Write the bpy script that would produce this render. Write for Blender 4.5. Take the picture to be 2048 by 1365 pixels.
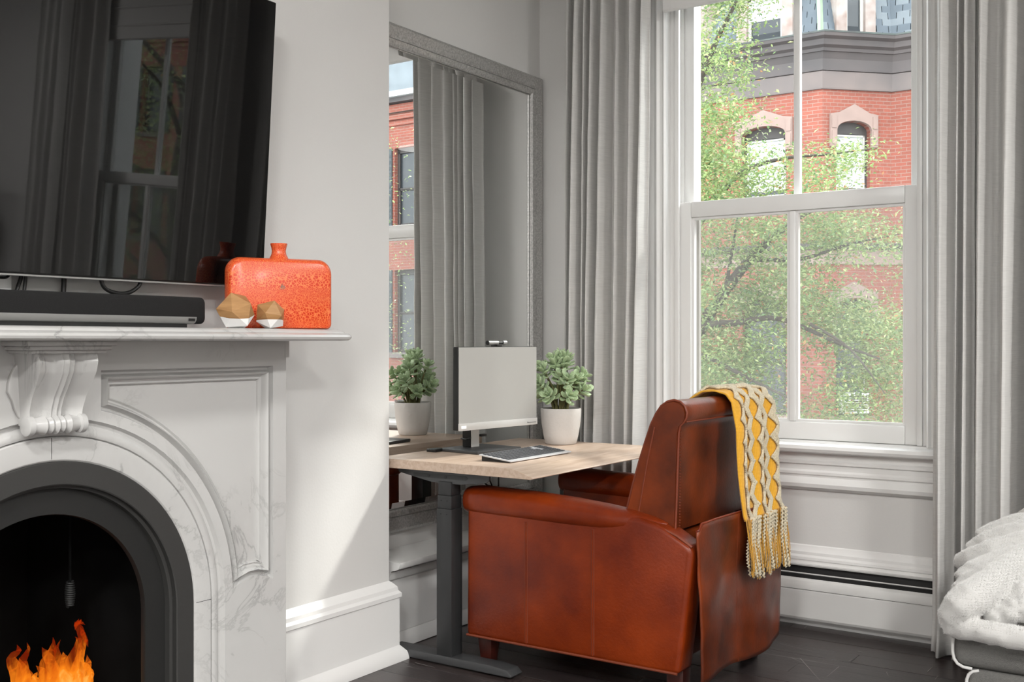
import bpy, bmesh, math, random
from mathutils import Vector, Matrix, noise as mnoise
from mathutils.geometry import tessellate_polygon

# ------------------------------------------------------------------ camera, world, exposure
for o in list(bpy.data.objects):
    bpy.data.objects.remove(o)
SC = bpy.context.scene
COL = SC.collection
EYE, FPX, YAW = 1.15, 2144.0, math.radians(34.1)
cam = bpy.data.cameras.new('camera')
cam.sensor_width = 36.0
cam.lens = FPX / 2048 * 36
cam.clip_start, cam.clip_end = 0.05, 300
cam_o = bpy.data.objects.new('camera', cam)
cam_o.location = (0, 0, EYE)
cam_o.rotation_euler = (math.pi / 2, 0, YAW)
COL.objects.link(cam_o)
SC.camera = cam_o

SC.view_settings.view_transform = 'Standard'
SC.view_settings.look = 'None'
SC.view_settings.gamma = 1
SC.view_settings.exposure = 0.0
SC.view_settings.use_curve_mapping = False
SC.cycles.use_denoising = True
SC.cycles.max_bounces = 10
SC.cycles.diffuse_bounces = 5
SC.cycles.glossy_bounces = 5
SC.cycles.transmission_bounces = 6
SC.cycles.transparent_max_bounces = 24
SC.cycles.sample_clamp_indirect = 6
SC.cycles.caustics_reflective = True
SC.cycles.blur_glossy = 0.6
SC.cycles.caustics_refractive = False

SKY = 6.6
SUN = 4.2
FILL_LAMP = 105  # power of each fill light added out of view
wd = bpy.data.worlds.new('sky'); SC.world = wd; wd.use_nodes = True
bg = wd.node_tree.nodes['Background']
bg.inputs[0].default_value = (0.93, 0.97, 1.0, 1)
bg.inputs[1].default_value = SKY
sun = bpy.data.lights.new('sun', 'SUN'); sun.energy = SUN; sun.angle = math.radians(5); sun.color = (1, .96, .9)
sun_o = bpy.data.objects.new('sun', sun); COL.objects.link(sun_o)
sun_o.rotation_euler = Vector((-0.62, -0.87, -1.0)).to_track_quat('-Z', 'Y').to_euler()
for nm, wx in (('daylight_portal', -1.525), ('daylight_portal.001', 0.88)):
    pl = bpy.data.lights.new(nm, 'AREA'); pl.shape = 'RECTANGLE'; pl.size, pl.size_y = 1.1, 2.2
    pl.cycles.is_portal = True
    po = bpy.data.objects.new(nm, pl); COL.objects.link(po)
    po.location = (wx, 4.62, 1.85); po.rotation_euler = (-math.pi / 2, 0, 0)

# ------------------------------------------------------------------ pixel -> place
CS, SN = math.cos(YAW), math.sin(YAW)
def P(u, v, x=None, y=None, z=None, d=None):
    a, b = (u - 1024) / FPX, -(v - 684) / FPX
    rx, ry, rz = a * CS - SN, a * SN + CS, b
    if x is not None: t = x / rx
    elif y is not None: t = y / ry
    elif z is not None: t = (z - EYE) / rz
    else: t = d
    return Vector((rx * t, ry * t, EYE + rz * t))

# ------------------------------------------------------------------ materials
MAT = {}
def nt(m): return m.node_tree.nodes, m.node_tree.links
def mat(name, col, rough=.5, metal=0., var=0., vscale=8., bump=0., bscale=60., stretch=(1, 1, 1), spec=.5,
        coat=0., sheen=0., col2=None, detail=4., emit=None, estr=0.):
    if name in MAT: return MAT[name]
    m = bpy.data.materials.new(name); m.use_nodes = True; MAT[name] = m
    n, l = nt(m); b = n['Principled BSDF']
    b.inputs['Base Color'].default_value = (*col, 1)
    b.inputs['Roughness'].default_value = rough
    b.inputs['Metallic'].default_value = metal
    b.inputs['Specular IOR Level'].default_value = spec
    b.inputs['Coat Weight'].default_value = coat
    b.inputs['Coat Roughness'].default_value = .15
    b.inputs['Sheen Weight'].default_value = sheen
    if emit:
        b.inputs['Emission Color'].default_value = (*emit, 1); b.inputs['Emission Strength'].default_value = estr
    tc = n.new('ShaderNodeTexCoord'); mp = n.new('ShaderNodeMapping'); mp.inputs['Scale'].default_value = stretch
    l.new(tc.outputs['Object'], mp.inputs[0])
    if var or col2:
        nz = n.new('ShaderNodeTexNoise'); nz.inputs['Scale'].default_value = vscale; nz.inputs['Detail'].default_value = detail
        l.new(mp.outputs[0], nz.inputs['Vector'])
        cr = n.new('ShaderNodeValToRGB')
        c2 = col2 or tuple(c * (1 - var) for c in col)
        cr.color_ramp.elements[0].position = .3; cr.color_ramp.elements[1].position = .7
        cr.color_ramp.elements[0].color = (*c2, 1); cr.color_ramp.elements[1].color = (*col, 1)
        l.new(nz.outputs['Fac'], cr.inputs[0]); l.new(cr.outputs[0], b.inputs['Base Color'])
    if bump:
        nb = n.new('ShaderNodeTexNoise'); nb.inputs['Scale'].default_value = bscale; nb.inputs['Detail'].default_value = 5
        l.new(mp.outputs[0], nb.inputs['Vector'])
        bp = n.new('ShaderNodeBump'); bp.inputs['Strength'].default_value = bump; bp.inputs['Distance'].default_value = .01
        l.new(nb.outputs['Fac'], bp.inputs['Height']); l.new(bp.outputs[0], b.inputs['Normal'])
    return m

mat('wall_paint', (.64, .634, .62), .55, bump=.04, bscale=120)
mat('ceiling_paint', (.82, .82, .81), .8)
mat('trim_paint', (.76, .757, .745), .32, bump=.015, bscale=40)
mat('plank_a', (.050, .038, .036), .27, col2=(.028, .020, .019), vscale=3, stretch=(1, 14, 4), bump=.10, bscale=25)
mat('plank_b', (.044, .034, .033), .30, col2=(.024, .018, .018), vscale=3, stretch=(1, 14, 4), bump=.10, bscale=22)
mat('subfloor', (.006, .005, .005), .8)
mat('scratch', (.30, .28, .27), .5)
mat('iron', (.032, .0315, .030), .55, bump=.05, bscale=90)
mat('iron_dark', (.009, .009, .0085), .6, bump=.06, bscale=60)
mat('soot', (.004, .004, .004), .95, var=.6, vscale=6, spec=.1)
mat('black_plastic', (.007, .007, .007), .42)
mat('speaker_cloth', (.006, .006, .006), .95, bump=.3, bscale=700)
mat('silver_strip', (.40, .40, .39), .38, metal=.7)
mat('frame_silver', (.60, .595, .58), .42, metal=.6, col2=(.34, .335, .325), vscale=130, stretch=(1, 1, 1), bump=.2, bscale=160, detail=8)
mat('mirror_glass', (.93, .94, .935), 0.0, metal=1.0)
mat('desk_steel', (.034, .035, .036), .42, metal=.3)
mat('desk_steel_light', (.062, .063, .065), .40, metal=.3)
mat('leather_red', (.225, .030, .0032), .33, col2=(.105, .0110, .0019), vscale=6, bump=.10, bscale=110, detail=9, coat=.04, spec=.32)
mat('leather_brown', (.190, .033, .006), .33, col2=(.055, .011, .004), vscale=7, bump=.06, bscale=90, detail=9, coat=.06, spec=.34)
mat('leather_seam', (.16, .030, .010), .5)
mat('stitch_thread', (.38, .16, .06), .7)
mat('leg_wood', (.055, .010, .006), .35, var=.5, vscale=20)
mat('leg_black', (.010, .008, .007), .4)
mat('yarn_yellow', (.72, .36, .025), .95, var=.3, vscale=60, bump=.6, bscale=420, sheen=.4)
mat('yarn_cream', (.78, .68, .48), .95, var=.18, vscale=90, bump=.7, bscale=380, sheen=.4)
mat('fur_white', (.50, .493, .478), .95, var=.06, vscale=15, sheen=.6)
mat('fur_pile', (.56, .552, .537), .9)
mat('wool_grey', (.52, .50, .47), .95, bump=.8, bscale=160, sheen=.4)
mat('ottoman_cloth', (.17, .168, .158), .9, bump=.5, bscale=520, var=.2, vscale=200)
mat('ottoman_piping', (.62, .615, .60), .8)
mat('heater_enamel', (.60, .598, .585), .38)
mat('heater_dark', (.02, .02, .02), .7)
mat('pot_concrete', (.60, .575, .55), .85, var=.10, vscale=9, bump=.12, bscale=90)
mat('soil', (.035, .022, .014), .95, bump=.6, bscale=80)
mat('jade_stem', (.12, .085, .035), .6, col2=(.14, .16, .05), vscale=12)
mat('jade_leaf', (.47, .57, .36), .42, col2=(.28, .41, .20), vscale=11, sheen=.15)
mat('screen_sheen_grey', (.34, .335, .32), .42, spec=.5)  # screen is off; light reflected from it is put into the grey
mat('bezel_silver', (.60, .595, .58), .35, metal=.35)
mat('label_white', (.85, .85, .84), .5)
mat('mark_dark', (.05, .05, .05), .6)
mat('keyboard_silver', (.66, .67, .69), .35, metal=.4)
mat('keycap', (.060, .063, .070), .5)
mat('keycap_light', (.45, .46, .48), .5)
mat('ornament_white', (.80, .79, .78), .5)
mat('ornament_wood', (.48, .27, .11), .45, col2=(.27, .13, .045), vscale=9, stretch=(1, 1, 6))
mat('shade_cloth', (.74, .735, .72), .85, bump=.15, bscale=300)
mat('lamp_shade', (.35, .34, .33), .9)
mat('fill_lens', (.9, .9, .88), .6, emit=(1, .97, .92), estr=1.0)  # glowing face of the added fill lights
mat('rod_metal', (.25, .25, .25), .35, metal=.8)
# outside
mat('brownstone', (.150, .118, .108), .8, col2=(.095, .082, .080), vscale=1.2)
mat('stone_dark', (.050, .045, .046), .75, col2=(.085, .070, .068), vscale=1.0)
mat('stone_pink', (.25, .175, .150), .8, var=.15, vscale=3)
mat('gutter_green', (.075, .095, .085), .6, col2=(.05, .05, .05), vscale=3)
mat('copper_green', (.24, .32, .22), .7, var=.25, vscale=4)
mat('slate', (.085, .105, .125), .7, col2=(.055, .068, .082), vscale=2)
mat('slate_dark', (.070, .086, .104), .7)
mat('slate_pale', (.135, .155, .172), .7, var=.2, vscale=3)
mat('slate_backing', (.02, .024, .028), .9)
mat('dormer_wood', (.20, .14, .12), .8, col2=(.30, .27, .25), vscale=4)
mat('frame_dark', (.030, .024, .022), .6)
mat('frame_pale', (.40, .38, .35), .6)
mat('blind_white', (.42, .44, .44), .8)
mat('room_dark', (.020, .024, .028), .25)
mat('shutter_dark', (.030, .038, .042), .6)
mat('ac_white', (.50, .50, .49), .5)
mat('street', (.10, .10, .10), .9)
mat('bark', (.060, .048, .038), .9, var=.4, vscale=12, bump=.5, bscale=40)

def knit(name, col, dark, per):
    m = mat(name, col, .95, sheen=.3); n, l = nt(m); b = n['Principled BSDF']
    tc = n.new('ShaderNodeTexCoord'); mul = n.new('ShaderNodeMath'); mul.operation = 'MULTIPLY'
    for i, ax in enumerate(('Y', 'Z')):
        w = n.new('ShaderNodeTexWave'); w.bands_direction = ax; w.inputs['Scale'].default_value = .314 / per[i]
        w.inputs['Distortion'].default_value = .8; w.inputs['Detail'].default_value = 1
        l.new(tc.outputs['Object'], w.inputs['Vector']); l.new(w.outputs['Fac'], mul.inputs[i])
    cr = n.new('ShaderNodeValToRGB'); cr.color_ramp.elements[0].color = (*dark, 1); cr.color_ramp.elements[1].position = .45; cr.color_ramp.elements[1].color = (*col, 1)  # shade in the gaps between stitches put into the yarn colour
    l.new(mul.outputs[0], cr.inputs[0]); l.new(cr.outputs[0], b.inputs['Base Color'])
    bp = n.new('ShaderNodeBump'); bp.inputs['Strength'].default_value = .4; bp.inputs['Distance'].default_value = .002
    l.new(mul.outputs[0], bp.inputs['Height']); l.new(bp.outputs[0], b.inputs['Normal'])
knit('yarn_knit', (.78, .41, .03), (.62, .31, .018), (.0058, .0046))

def marble():
    m = mat('marble', (.74, .735, .72), .24)
    n, l = nt(m); b = n['Principled BSDF']
    tc = n.new('ShaderNodeTexCoord')
    n1 = n.new('ShaderNodeTexNoise'); n1.inputs['Scale'].default_value = 4.5; n1.inputs['Detail'].default_value = 9
    n1.inputs['Roughness'].default_value = .62; n1.inputs['Distortion'].default_value = 1.1
    l.new(tc.outputs['Object'], n1.inputs['Vector'])
    ma = n.new('ShaderNodeMath'); ma.operation = 'SUBTRACT'; ma.inputs[1].default_value = .5; l.new(n1.outputs['Fac'], ma.inputs[0])
    mb = n.new('ShaderNodeMath'); mb.operation = 'ABSOLUTE'; l.new(ma.outputs[0], mb.inputs[0])
    cr = n.new('ShaderNodeValToRGB'); e = cr.color_ramp.elements
    e[0].position = 0; e[0].color = (.33, .327, .32, 1); e[1].position = .024; e[1].color = (.50, .497, .487, 1)
    e2 = e.new(.30); e2.color = (.555, .55, .54, 1)
    l.new(mb.outputs[0], cr.inputs[0])
    n2 = n.new('ShaderNodeTexNoise'); n2.inputs['Scale'].default_value = 1.3; n2.inputs['Detail'].default_value = 3
    l.new(tc.outputs['Object'], n2.inputs['Vector'])
    mx = n.new('ShaderNodeMix'); mx.data_type = 'RGBA'; mx.inputs[7].default_value = (.545, .54, .53, 1)
    cr2 = n.new('ShaderNodeValToRGB'); cr2.color_ramp.elements[0].position = .36; cr2.color_ramp.elements[1].position = .50
    l.new(n2.outputs['Fac'], cr2.inputs[0]); l.new(cr2.outputs[0], mx.inputs[0]); l.new(cr.outputs[0], mx.inputs[6])
    l.new(mx.outputs[2], b.inputs['Base Color'])
marble()

def wood(name, c1, c2, axis):
    m = mat(name, c1, .38); n, l = nt(m); b = n['Principled BSDF']
    tc = n.new('ShaderNodeTexCoord'); mp = n.new('ShaderNodeMapping'); mp.inputs['Scale'].default_value = axis
    l.new(tc.outputs['Object'], mp.inputs[0])
    nz = n.new('ShaderNodeTexNoise'); nz.inputs['Scale'].default_value = 6; nz.inputs['Detail'].default_value = 8; nz.inputs['Distortion'].default_value = .6
    l.new(mp.outputs[0], nz.inputs['Vector'])
    cr = n.new('ShaderNodeValToRGB'); cr.color_ramp.elements[0].position = .35; cr.color_ramp.elements[1].position = .65
    cr.color_ramp.elements[0].color = (*c2, 1); cr.color_ramp.elements[1].color = (*c1, 1)
    l.new(nz.outputs['Fac'], cr.inputs[0]); l.new(cr.outputs[0], b.inputs['Base Color'])
wood('desk_wood', (.57, .445, .355), (.46, .335, .25), (12, .9, 12))

def crackle():
    m = mat('vase_glaze', (.72, .10, .015), .30, coat=.2); n, l = nt(m); b = n['Principled BSDF']
    tc = n.new('ShaderNodeTexCoord')
    sep = n.new('ShaderNodeSeparateXYZ'); l.new(tc.outputs['Object'], sep.inputs[0])
    cols = []
    for sc in (125, 230):
        vo = n.new('ShaderNodeTexVoronoi'); vo.feature = 'DISTANCE_TO_EDGE'; vo.inputs['Scale'].default_value = sc
        l.new(tc.outputs['Object'], vo.inputs['Vector'])
        cr = n.new('ShaderNodeValToRGB'); e = cr.color_ramp.elements
        e[0].position = .055; e[0].color = (.80, .20, .060, 1); e[1].position = .13; e[1].color = (.62, .036, .004, 1)
        l.new(vo.outputs['Distance'], cr.inputs[0]); cols.append(cr)
    rg = n.new('ShaderNodeValToRGB'); rg.color_ramp.interpolation = 'EASE'
    e = rg.color_ramp.elements; e[0].position = 0; e[0].color = (1, 1, 1, 1); e[1].position = 1; e[1].color = (1, 1, 1, 1)
    for p, c in ((.18, 1.), (.40, .35), (.475, 0.), (.485, 1.), (.60, 1.), (.70, .0), (.80, 0.)):
        q = e.new(p); q.color = (1 - c, 1 - c, 1 - c, 1)
    mr = n.new('ShaderNodeMapRange'); mr.inputs[1].default_value = 0; mr.inputs[2].default_value = .255
    l.new(sep.outputs[2], mr.inputs[0]); l.new(mr.outputs[0], rg.inputs[0])
    mx = n.new('ShaderNodeMix'); mx.data_type = 'RGBA'
    l.new(rg.outputs[0], mx.inputs[0]); l.new(cols[0].outputs[0], mx.inputs[6]); l.new(cols[1].outputs[0], mx.inputs[7])
    l.new(mx.outputs[2], b.inputs['Base Color'])
    bp = n.new('ShaderNodeBump'); bp.inputs['Strength'].default_value = .25; bp.inputs['Distance'].default_value = .002
    l.new(mx.outputs[2], bp.inputs['Height']); l.new(bp.outputs[0], b.inputs['Normal'])
crackle()

def tvglass():
    m = mat('tv_glass', (.002, .002, .0022), .02, spec=1.0); b = m.node_tree.nodes['Principled BSDF']
    b.inputs['IOR'].default_value = 1.52; b.inputs['Specular IOR Level'].default_value = .5
tvglass()

def glass(name, tint, gl=.05, haze=0., hazecol=(.5, .5, .5)):
    m = bpy.data.materials.new(name); m.use_nodes = True; MAT[name] = m; n, l = nt(m)
    n.remove(n['Principled BSDF']); out = n['Material Output']
    tr = n.new('ShaderNodeBsdfTransparent'); tr.inputs[0].default_value = (*tint, 1)
    gs = n.new('ShaderNodeBsdfGlossy'); gs.inputs['Roughness'].default_value = .0
    mx = n.new('ShaderNodeMixShader'); mx.inputs[0].default_value = gl
    l.new(tr.outputs[0], mx.inputs[1]); l.new(gs.outputs[0], mx.inputs[2]); last = mx
    if haze:
        df = n.new('ShaderNodeBsdfDiffuse'); df.inputs[0].default_value = (*hazecol, 1)
        tl = n.new('ShaderNodeBsdfTranslucent'); tl.inputs[0].default_value = (*hazecol, 1)
        m1 = n.new('ShaderNodeMixShader'); m1.inputs[0].default_value = .5; l.new(df.outputs[0], m1.inputs[1]); l.new(tl.outputs[0], m1.inputs[2])
        m2 = n.new('ShaderNodeMixShader'); m2.inputs[0].default_value = haze; l.new(last.outputs[0], m2.inputs[1]); l.new(m1.outputs[0], m2.inputs[2]); last = m2
    l.new(last.outputs[0], out.inputs[0])
glass('pane_glass', (.97, .985, .98), .035)
glass('insect_mesh', (.96, .96, .96), .0, .11, (.42, .42, .41))
glass('far_pane', (.6, .6, .6), .3, .5, (.03, .035, .04))

def cloth(name, col, trans):
    m = bpy.data.materials.new(name); m.use_nodes = True; MAT[name] = m; n, l = nt(m)
    b = n['Principled BSDF']; out = n['Material Output']
    tc = n.new('ShaderNodeTexCoord'); mp = n.new('ShaderNodeMapping'); mp.inputs['Scale'].default_value = (3, 3, 70)
    l.new(tc.outputs['Object'], mp.inputs[0])
    nz = n.new('ShaderNodeTexNoise'); nz.inputs['Scale'].default_value = 5; nz.inputs['Detail'].default_value = 6; l.new(mp.outputs[0], nz.inputs['Vector'])
    cr = n.new('ShaderNodeValToRGB'); cr.color_ramp.elements[0].position = .3; cr.color_ramp.elements[1].position = .75
    cr.color_ramp.elements[0].color = (*[c * .87 for c in col], 1); cr.color_ramp.elements[1].color = (*col, 1)
    l.new(nz.outputs['Fac'], cr.inputs[0]); l.new(cr.outputs[0], b.inputs['Base Color'])
    b.inputs['Roughness'].default_value = .55; b.inputs['Sheen Weight'].default_value = .15
    bp = n.new('ShaderNodeBump'); bp.inputs['Strength'].default_value = .25; bp.inputs['Distance'].default_value = .004
    l.new(nz.outputs['Fac'], bp.inputs['Height']); l.new(bp.outputs[0], b.inputs['Normal'])
    tl = n.new('ShaderNodeBsdfTranslucent'); l.new(cr.outputs[0], tl.inputs[0])
    mx = n.new('ShaderNodeMixShader'); mx.inputs[0].default_value = trans
    l.new(b.outputs[0], mx.inputs[1]); l.new(tl.outputs[0], mx.inputs[2]); l.new(mx.outputs[0], out.inputs[0])
cloth('curtain_silk', (.78, .77, .75), .28)

def leafmat():
    m = bpy.data.materials.new('tree_leaf'); m.use_nodes = True; MAT['tree_leaf'] = m; n, l = nt(m)
    b = n['Principled BSDF']; out = n['Material Output']
    at = n.new('ShaderNodeAttribute'); at.attribute_name = 'tint'
    l.new(at.outputs['Color'], b.inputs['Base Color']); b.inputs['Roughness'].default_value = .42
    tl = n.new('ShaderNodeBsdfTranslucent'); l.new(at.outputs['Color'], tl.inputs[0])
    mx = n.new('ShaderNodeMixShader'); mx.inputs[0].default_value = .35
    l.new(b.outputs[0], mx.inputs[1]); l.new(tl.outputs[0], mx.inputs[2]); l.new(mx.outputs[0], out.inputs[0])
leafmat()

def brickmat(name, c1, c2, mortar):
    m = mat(name, c1, .85); n, l = nt(m); b = n['Principled BSDF']
    tc = n.new('ShaderNodeTexCoord'); sp = n.new('ShaderNodeSeparateXYZ'); l.new(tc.outputs['Object'], sp.inputs[0])
    # run along the wall: x + y keeps every facet unstretched enough
    ad = n.new('ShaderNodeMath'); ad.operation = 'ADD'; l.new(sp.outputs[0], ad.inputs[0]); l.new(sp.outputs[1], ad.inputs[1])
    cb = n.new('ShaderNodeCombineXYZ'); l.new(ad.outputs[0], cb.inputs[0]); l.new(sp.outputs[2], cb.inputs[1])
    br = n.new('ShaderNodeTexBrick'); br.inputs['Scale'].default_value = 1
    br.inputs['Brick Width'].default_value = .215; br.inputs['Row Height'].default_value = .072; br.inputs['Mortar Size'].default_value = .006
    br.inputs['Color1'].default_value = (*c1, 1); br.inputs['Color2'].default_value = (*c2, 1); br.inputs['Mortar'].default_value = (*mortar, 1)
    l.new(cb.outputs[0], br.inputs['Vector'])
    nz = n.new('ShaderNodeTexNoise'); nz.inputs['Scale'].default_value = 1.1; nz.inputs['Detail'].default_value = 5; l.new(tc.outputs['Object'], nz.inputs['Vector'])
    mx = n.new('ShaderNodeMix'); mx.data_type = 'RGBA'; mx.blend_type = 'MULTIPLY'; mx.inputs[0].default_value = .5
    l.new(br.outputs[0], mx.inputs[6]); l.new(nz.outputs['Fac'], mx.inputs[7]); l.new(mx.outputs[2], b.inputs['Base Color'])
brickmat('brick', (.29, .078, .050), (.24, .068, .044), (.27, .18, .15))

def flamemat():
    m = bpy.data.materials.new('flame'); m.use_nodes = True; MAT['flame'] = m; n, l = nt(m)
    n.remove(n['Principled BSDF']); out = n['Material Output']
    tc = n.new('ShaderNodeTexCoord'); sp = n.new('ShaderNodeSeparateXYZ'); l.new(tc.outputs['Object'], sp.inputs[0])
    nz = n.new('ShaderNodeTexNoise'); nz.inputs['Scale'].default_value = 26; nz.inputs['Detail'].default_value = 3; nz.inputs['Distortion'].default_value = 1.2
    mp = n.new('ShaderNodeMapping'); mp.inputs['Scale'].default_value = (1, 1, .4); l.new(tc.outputs['Object'], mp.inputs[0]); l.new(mp.outputs[0], nz.inputs['Vector'])
    mr = n.new('ShaderNodeMapRange'); mr.inputs[1].default_value = .10; mr.inputs[2].default_value = .43; l.new(sp.outputs[2], mr.inputs[0])
    mm = n.new('ShaderNodeMath'); mm.operation = 'MULTIPLY_ADD'; mm.inputs[1].default_value = .9; l.new(nz.outputs['Fac'], mm.inputs[0])
    sb = n.new('ShaderNodeMath'); sb.operation = 'SUBTRACT'; sb.inputs[1].default_value = .45; l.new(mr.outputs[0], sb.inputs[0]); l.new(sb.outputs[0], mm.inputs[2])
    cr = n.new('ShaderNodeValToRGB'); e = cr.color_ramp.elements
    e[0].position = .12; e[0].color = (1, .66, .16, 1); e[1].position = .75; e[1].color = (.55, .035, .002, 1)
    q = e.new(.40); q.color = (1, .26, .012, 1)
    l.new(mm.outputs[0], cr.inputs[0])
    em = n.new('ShaderNodeEmission'); em.inputs[1].default_value = 1.05; l.new(cr.outputs[0], em.inputs[0])
    tr = n.new('ShaderNodeBsdfTransparent')
    tp = n.new('ShaderNodeValToRGB'); tp.color_ramp.elements[0].position = .30; tp.color_ramp.elements[1].position = .66
    tp.color_ramp.elements[0].color = (.12, .12, .12, 1); tp.color_ramp.elements[1].color = (.85, .85, .85, 1)
    l.new(mm.outputs[0], tp.inputs[0])
    mx = n.new('ShaderNodeMixShader'); l.new(tp.outputs[0], mx.inputs[0]); l.new(em.outputs[0], mx.inputs[1]); l.new(tr.outputs[0], mx.inputs[2])
    l.new(mx.outputs[0], out.inputs[0])
flamemat()

# ------------------------------------------------------------------ builders
WM = {}
def link(o, parent=None, local=False):
    COL.objects.link(o)
    if parent is not None:
        o.parent = parent
        if local: WM[o] = WM[parent].copy()
        else:
            o.matrix_parent_inverse = WM[parent].inverted(); WM[o] = Matrix.Identity(4)
    else: WM[o] = Matrix.Identity(4)
    return o
def tag(o, label=None, cat=None, group=None, kind=None):
    if label: o['label'] = label
    if cat: o['category'] = cat
    if group: o['group'] = group
    if kind: o['kind'] = kind
    return o
def thing(name, label, cat, loc=(0, 0, 0), rz=0., group=None, kind=None):
    o = bpy.data.objects.new(name, None); o.empty_display_size = .1
    o.location = loc; o.rotation_euler = (0, 0, rz); COL.objects.link(o)
    WM[o] = Matrix.Translation(Vector(loc)) @ Matrix.Rotation(rz, 4, 'Z')
    return tag(o, label, cat, group, kind)
def structure(name, label):
    return thing(name, label, None, kind='structure')

class MB:
    """collects shapes into one mesh"""
    def __init__(s): s.v = []; s.f = []
    def add(s, vs, fs):
        k = len(s.v); s.v += [tuple(p) for p in vs]; s.f += [tuple(i + k for i in f) for f in fs]; return s
    def box(s, x0, x1, y0, y1, z0, z1):
        x0, x1 = min(x0, x1), max(x0, x1); y0, y1 = min(y0, y1), max(y0, y1); z0, z1 = min(z0, z1), max(z0, z1)
        return s.add([(x0, y0, z0), (x1, y0, z0), (x1, y1, z0), (x0, y1, z0), (x0, y0, z1), (x1, y0, z1), (x1, y1, z1), (x0, y1, z1)],
                     [(0, 3, 2, 1), (4, 5, 6, 7), (0, 1, 5, 4), (1, 2, 6, 5), (2, 3, 7, 6), (3, 0, 4, 7)])
    def loft(s, rings, caps=True, closed=True):
        n = len(rings[0]); vs = [p for r in rings for p in r]; fs = []
        m = n if closed else n - 1
        for i in range(len(rings) - 1):
            for j in range(m):
                a, b = i * n + j, i * n + (j + 1) % n
                fs.append((a, b, b + n, a + n))
        if caps and closed:
            fs.append(tuple(range(n - 1, -1, -1))); fs.append(tuple(range((len(rings) - 1) * n, len(rings) * n)))
        return s.add(vs, fs)
    def tube(s, pts, rad, n=8, flat=1., caps=True):
        pts = [Vector(p) for p in pts]
        if not hasattr(rad, '__len__'): rad = [rad] * len(pts)
        rings = []; ref = None
        for i, p in enumerate(pts):
            t = (pts[min(i + 1, len(pts) - 1)] - pts[max(i - 1, 0)]).normalized()
            if ref is None:
                ref = Vector((0, 0, 1)) if abs(t.z) < .9 else Vector((1, 0, 0))
            u = (ref - t * ref.dot(t)).normalized(); w = t.cross(u); ref = u
            rings.append([p + (u * math.cos(a) * flat + w * math.sin(a)) * rad[i] for a in [2 * math.pi * k / n for k in range(n)]])
        return s.loft(rings, caps)
    def lathe(s, prof, cx=0, cy=0, n=32):
        rings = [[(cx + r * math.cos(2 * math.pi * k / n), cy + r * math.sin(2 * math.pi * k / n), z) for k in range(n)] for r, z in prof]
        return s.loft(rings, True)
    def prism(s, pts, f, a0, a1):
        """2D outline pts swept from a0 to a1; f(p, q, a) -> xyz"""
        return s.loft([[f(p, q, a) for p, q in pts] for a in (a0, a1)])
    def obj(s, name, m, parent=None, local=False, smooth=None, bevel=0., seg=2, tri=False):
        me = bpy.data.meshes.new(name); me.from_pydata(s.v, [], s.f)
        bm = bmesh.new(); bm.from_mesh(me)
        bmesh.ops.recalc_face_normals(bm, faces=bm.faces)
        if bevel:
            ed = [e for e in bm.edges if len(e.link_faces) == 2 and e.calc_face_angle(0) > .5]
            bmesh.ops.bevel(bm, geom=ed, offset=bevel, segments=seg, profile=.5, affect='EDGES', clamp_overlap=True)
        bm.to_mesh(me); bm.free()
        me.materials.append(MAT[m] if isinstance(m, str) else m)
        if smooth is None and bevel: smooth = 40
        if smooth:
            for p in me.polygons: p.use_smooth = True
            me.set_sharp_from_angle(angle=math.radians(smooth))
        o = bpy.data.objects.new(name, me)
        return link(o, parent, local)
def box(name, m, parent, x0, x1, y0, y1, z0, z1, bevel=0., local=False, seg=2):
    return MB().box(x0, x1, y0, y1, z0, z1).obj(name, m, parent, local, bevel=bevel, seg=seg)
FX = lambda p, q, a: (a, p, q)     # outline in y,z swept along x
FY = lambda p, q, a: (p, a, q)     # outline in x,z swept along y
FZ = lambda p, q, a: (p, q, a)     # outline in x,y swept along z
def inset(pts, d):
    """inward offset of a counter-clockwise outline"""
    n = len(pts); out = []
    for i in range(n):
        a, b, c = Vector(pts[i - 1]), Vector(pts[i]), Vector(pts[(i + 1) % n])
        e1, e2 = (b - a).normalized(), (c - b).normalized()
        n1, n2 = Vector((-e1.y, e1.x)), Vector((-e2.y, e2.x))
        k = n1 + n2; q = 1 + n1.dot(n2)
        out.append(tuple(b + k * (d / max(q, .35))))
    return out
def fill(mb, outer, holes, f):
    loops = [[Vector((p[0], p[1], 0)) for p in outer]] + [[Vector((p[0], p[1], 0)) for p in h] for h in holes]
    flat = [p for lp in loops for p in lp]
    tris = tessellate_polygon(loops)
    mb.add([f(p.x, p.y) for p in flat], tris)
def arc(cx, cy, r, a0, a1, n, ry=None):
    ry = ry or r
    return [(cx + r * math.cos(math.radians(a0 + (a1 - a0) * i / n)), cy + ry * math.sin(math.radians(a0 + (a1 - a0) * i / n))) for i in range(n + 1)]
# ------------------------------------------------------------------ room shell
XC, XA, YW, ZC = -2.535, -2.74, 4.28, 3.30      # chimney face, alcove wall, window wall, ceiling
XR, YB = 5.0, -3.5
YCN = 2.953                                     # chimney corner
WIN = (-1.525, 0.88)                            # window centres
rnd = random.Random(7)

fl = structure('floor', 'dark stained wooden plank floor with scratches')
MB().box(-3.0, XR, YB, 4.58, -.20, -.018).obj('subfloor', 'subfloor', fl)
PW = .112
row = 0; y = YW + .02
pk = {}
while y > YB:
    xs = [-2.74]; x = -2.74 + rnd.uniform(.6, 2.6)
    while x < XR - .6:
        xs.append(x); x += rnd.uniform(2.4, 3.6)
    xs.append(XR)
    for i in range(len(xs) - 1):
        dz = rnd.uniform(-.0008, .0006)
        MB().box(xs[i] + .0003, xs[i + 1] - .0003, y - PW + .0003, y - .0003, -.018, dz).obj('plank', rnd.choice(('plank_a', 'plank_b')), fl, bevel=.0008, seg=1)
    y -= PW; row += 1
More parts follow.
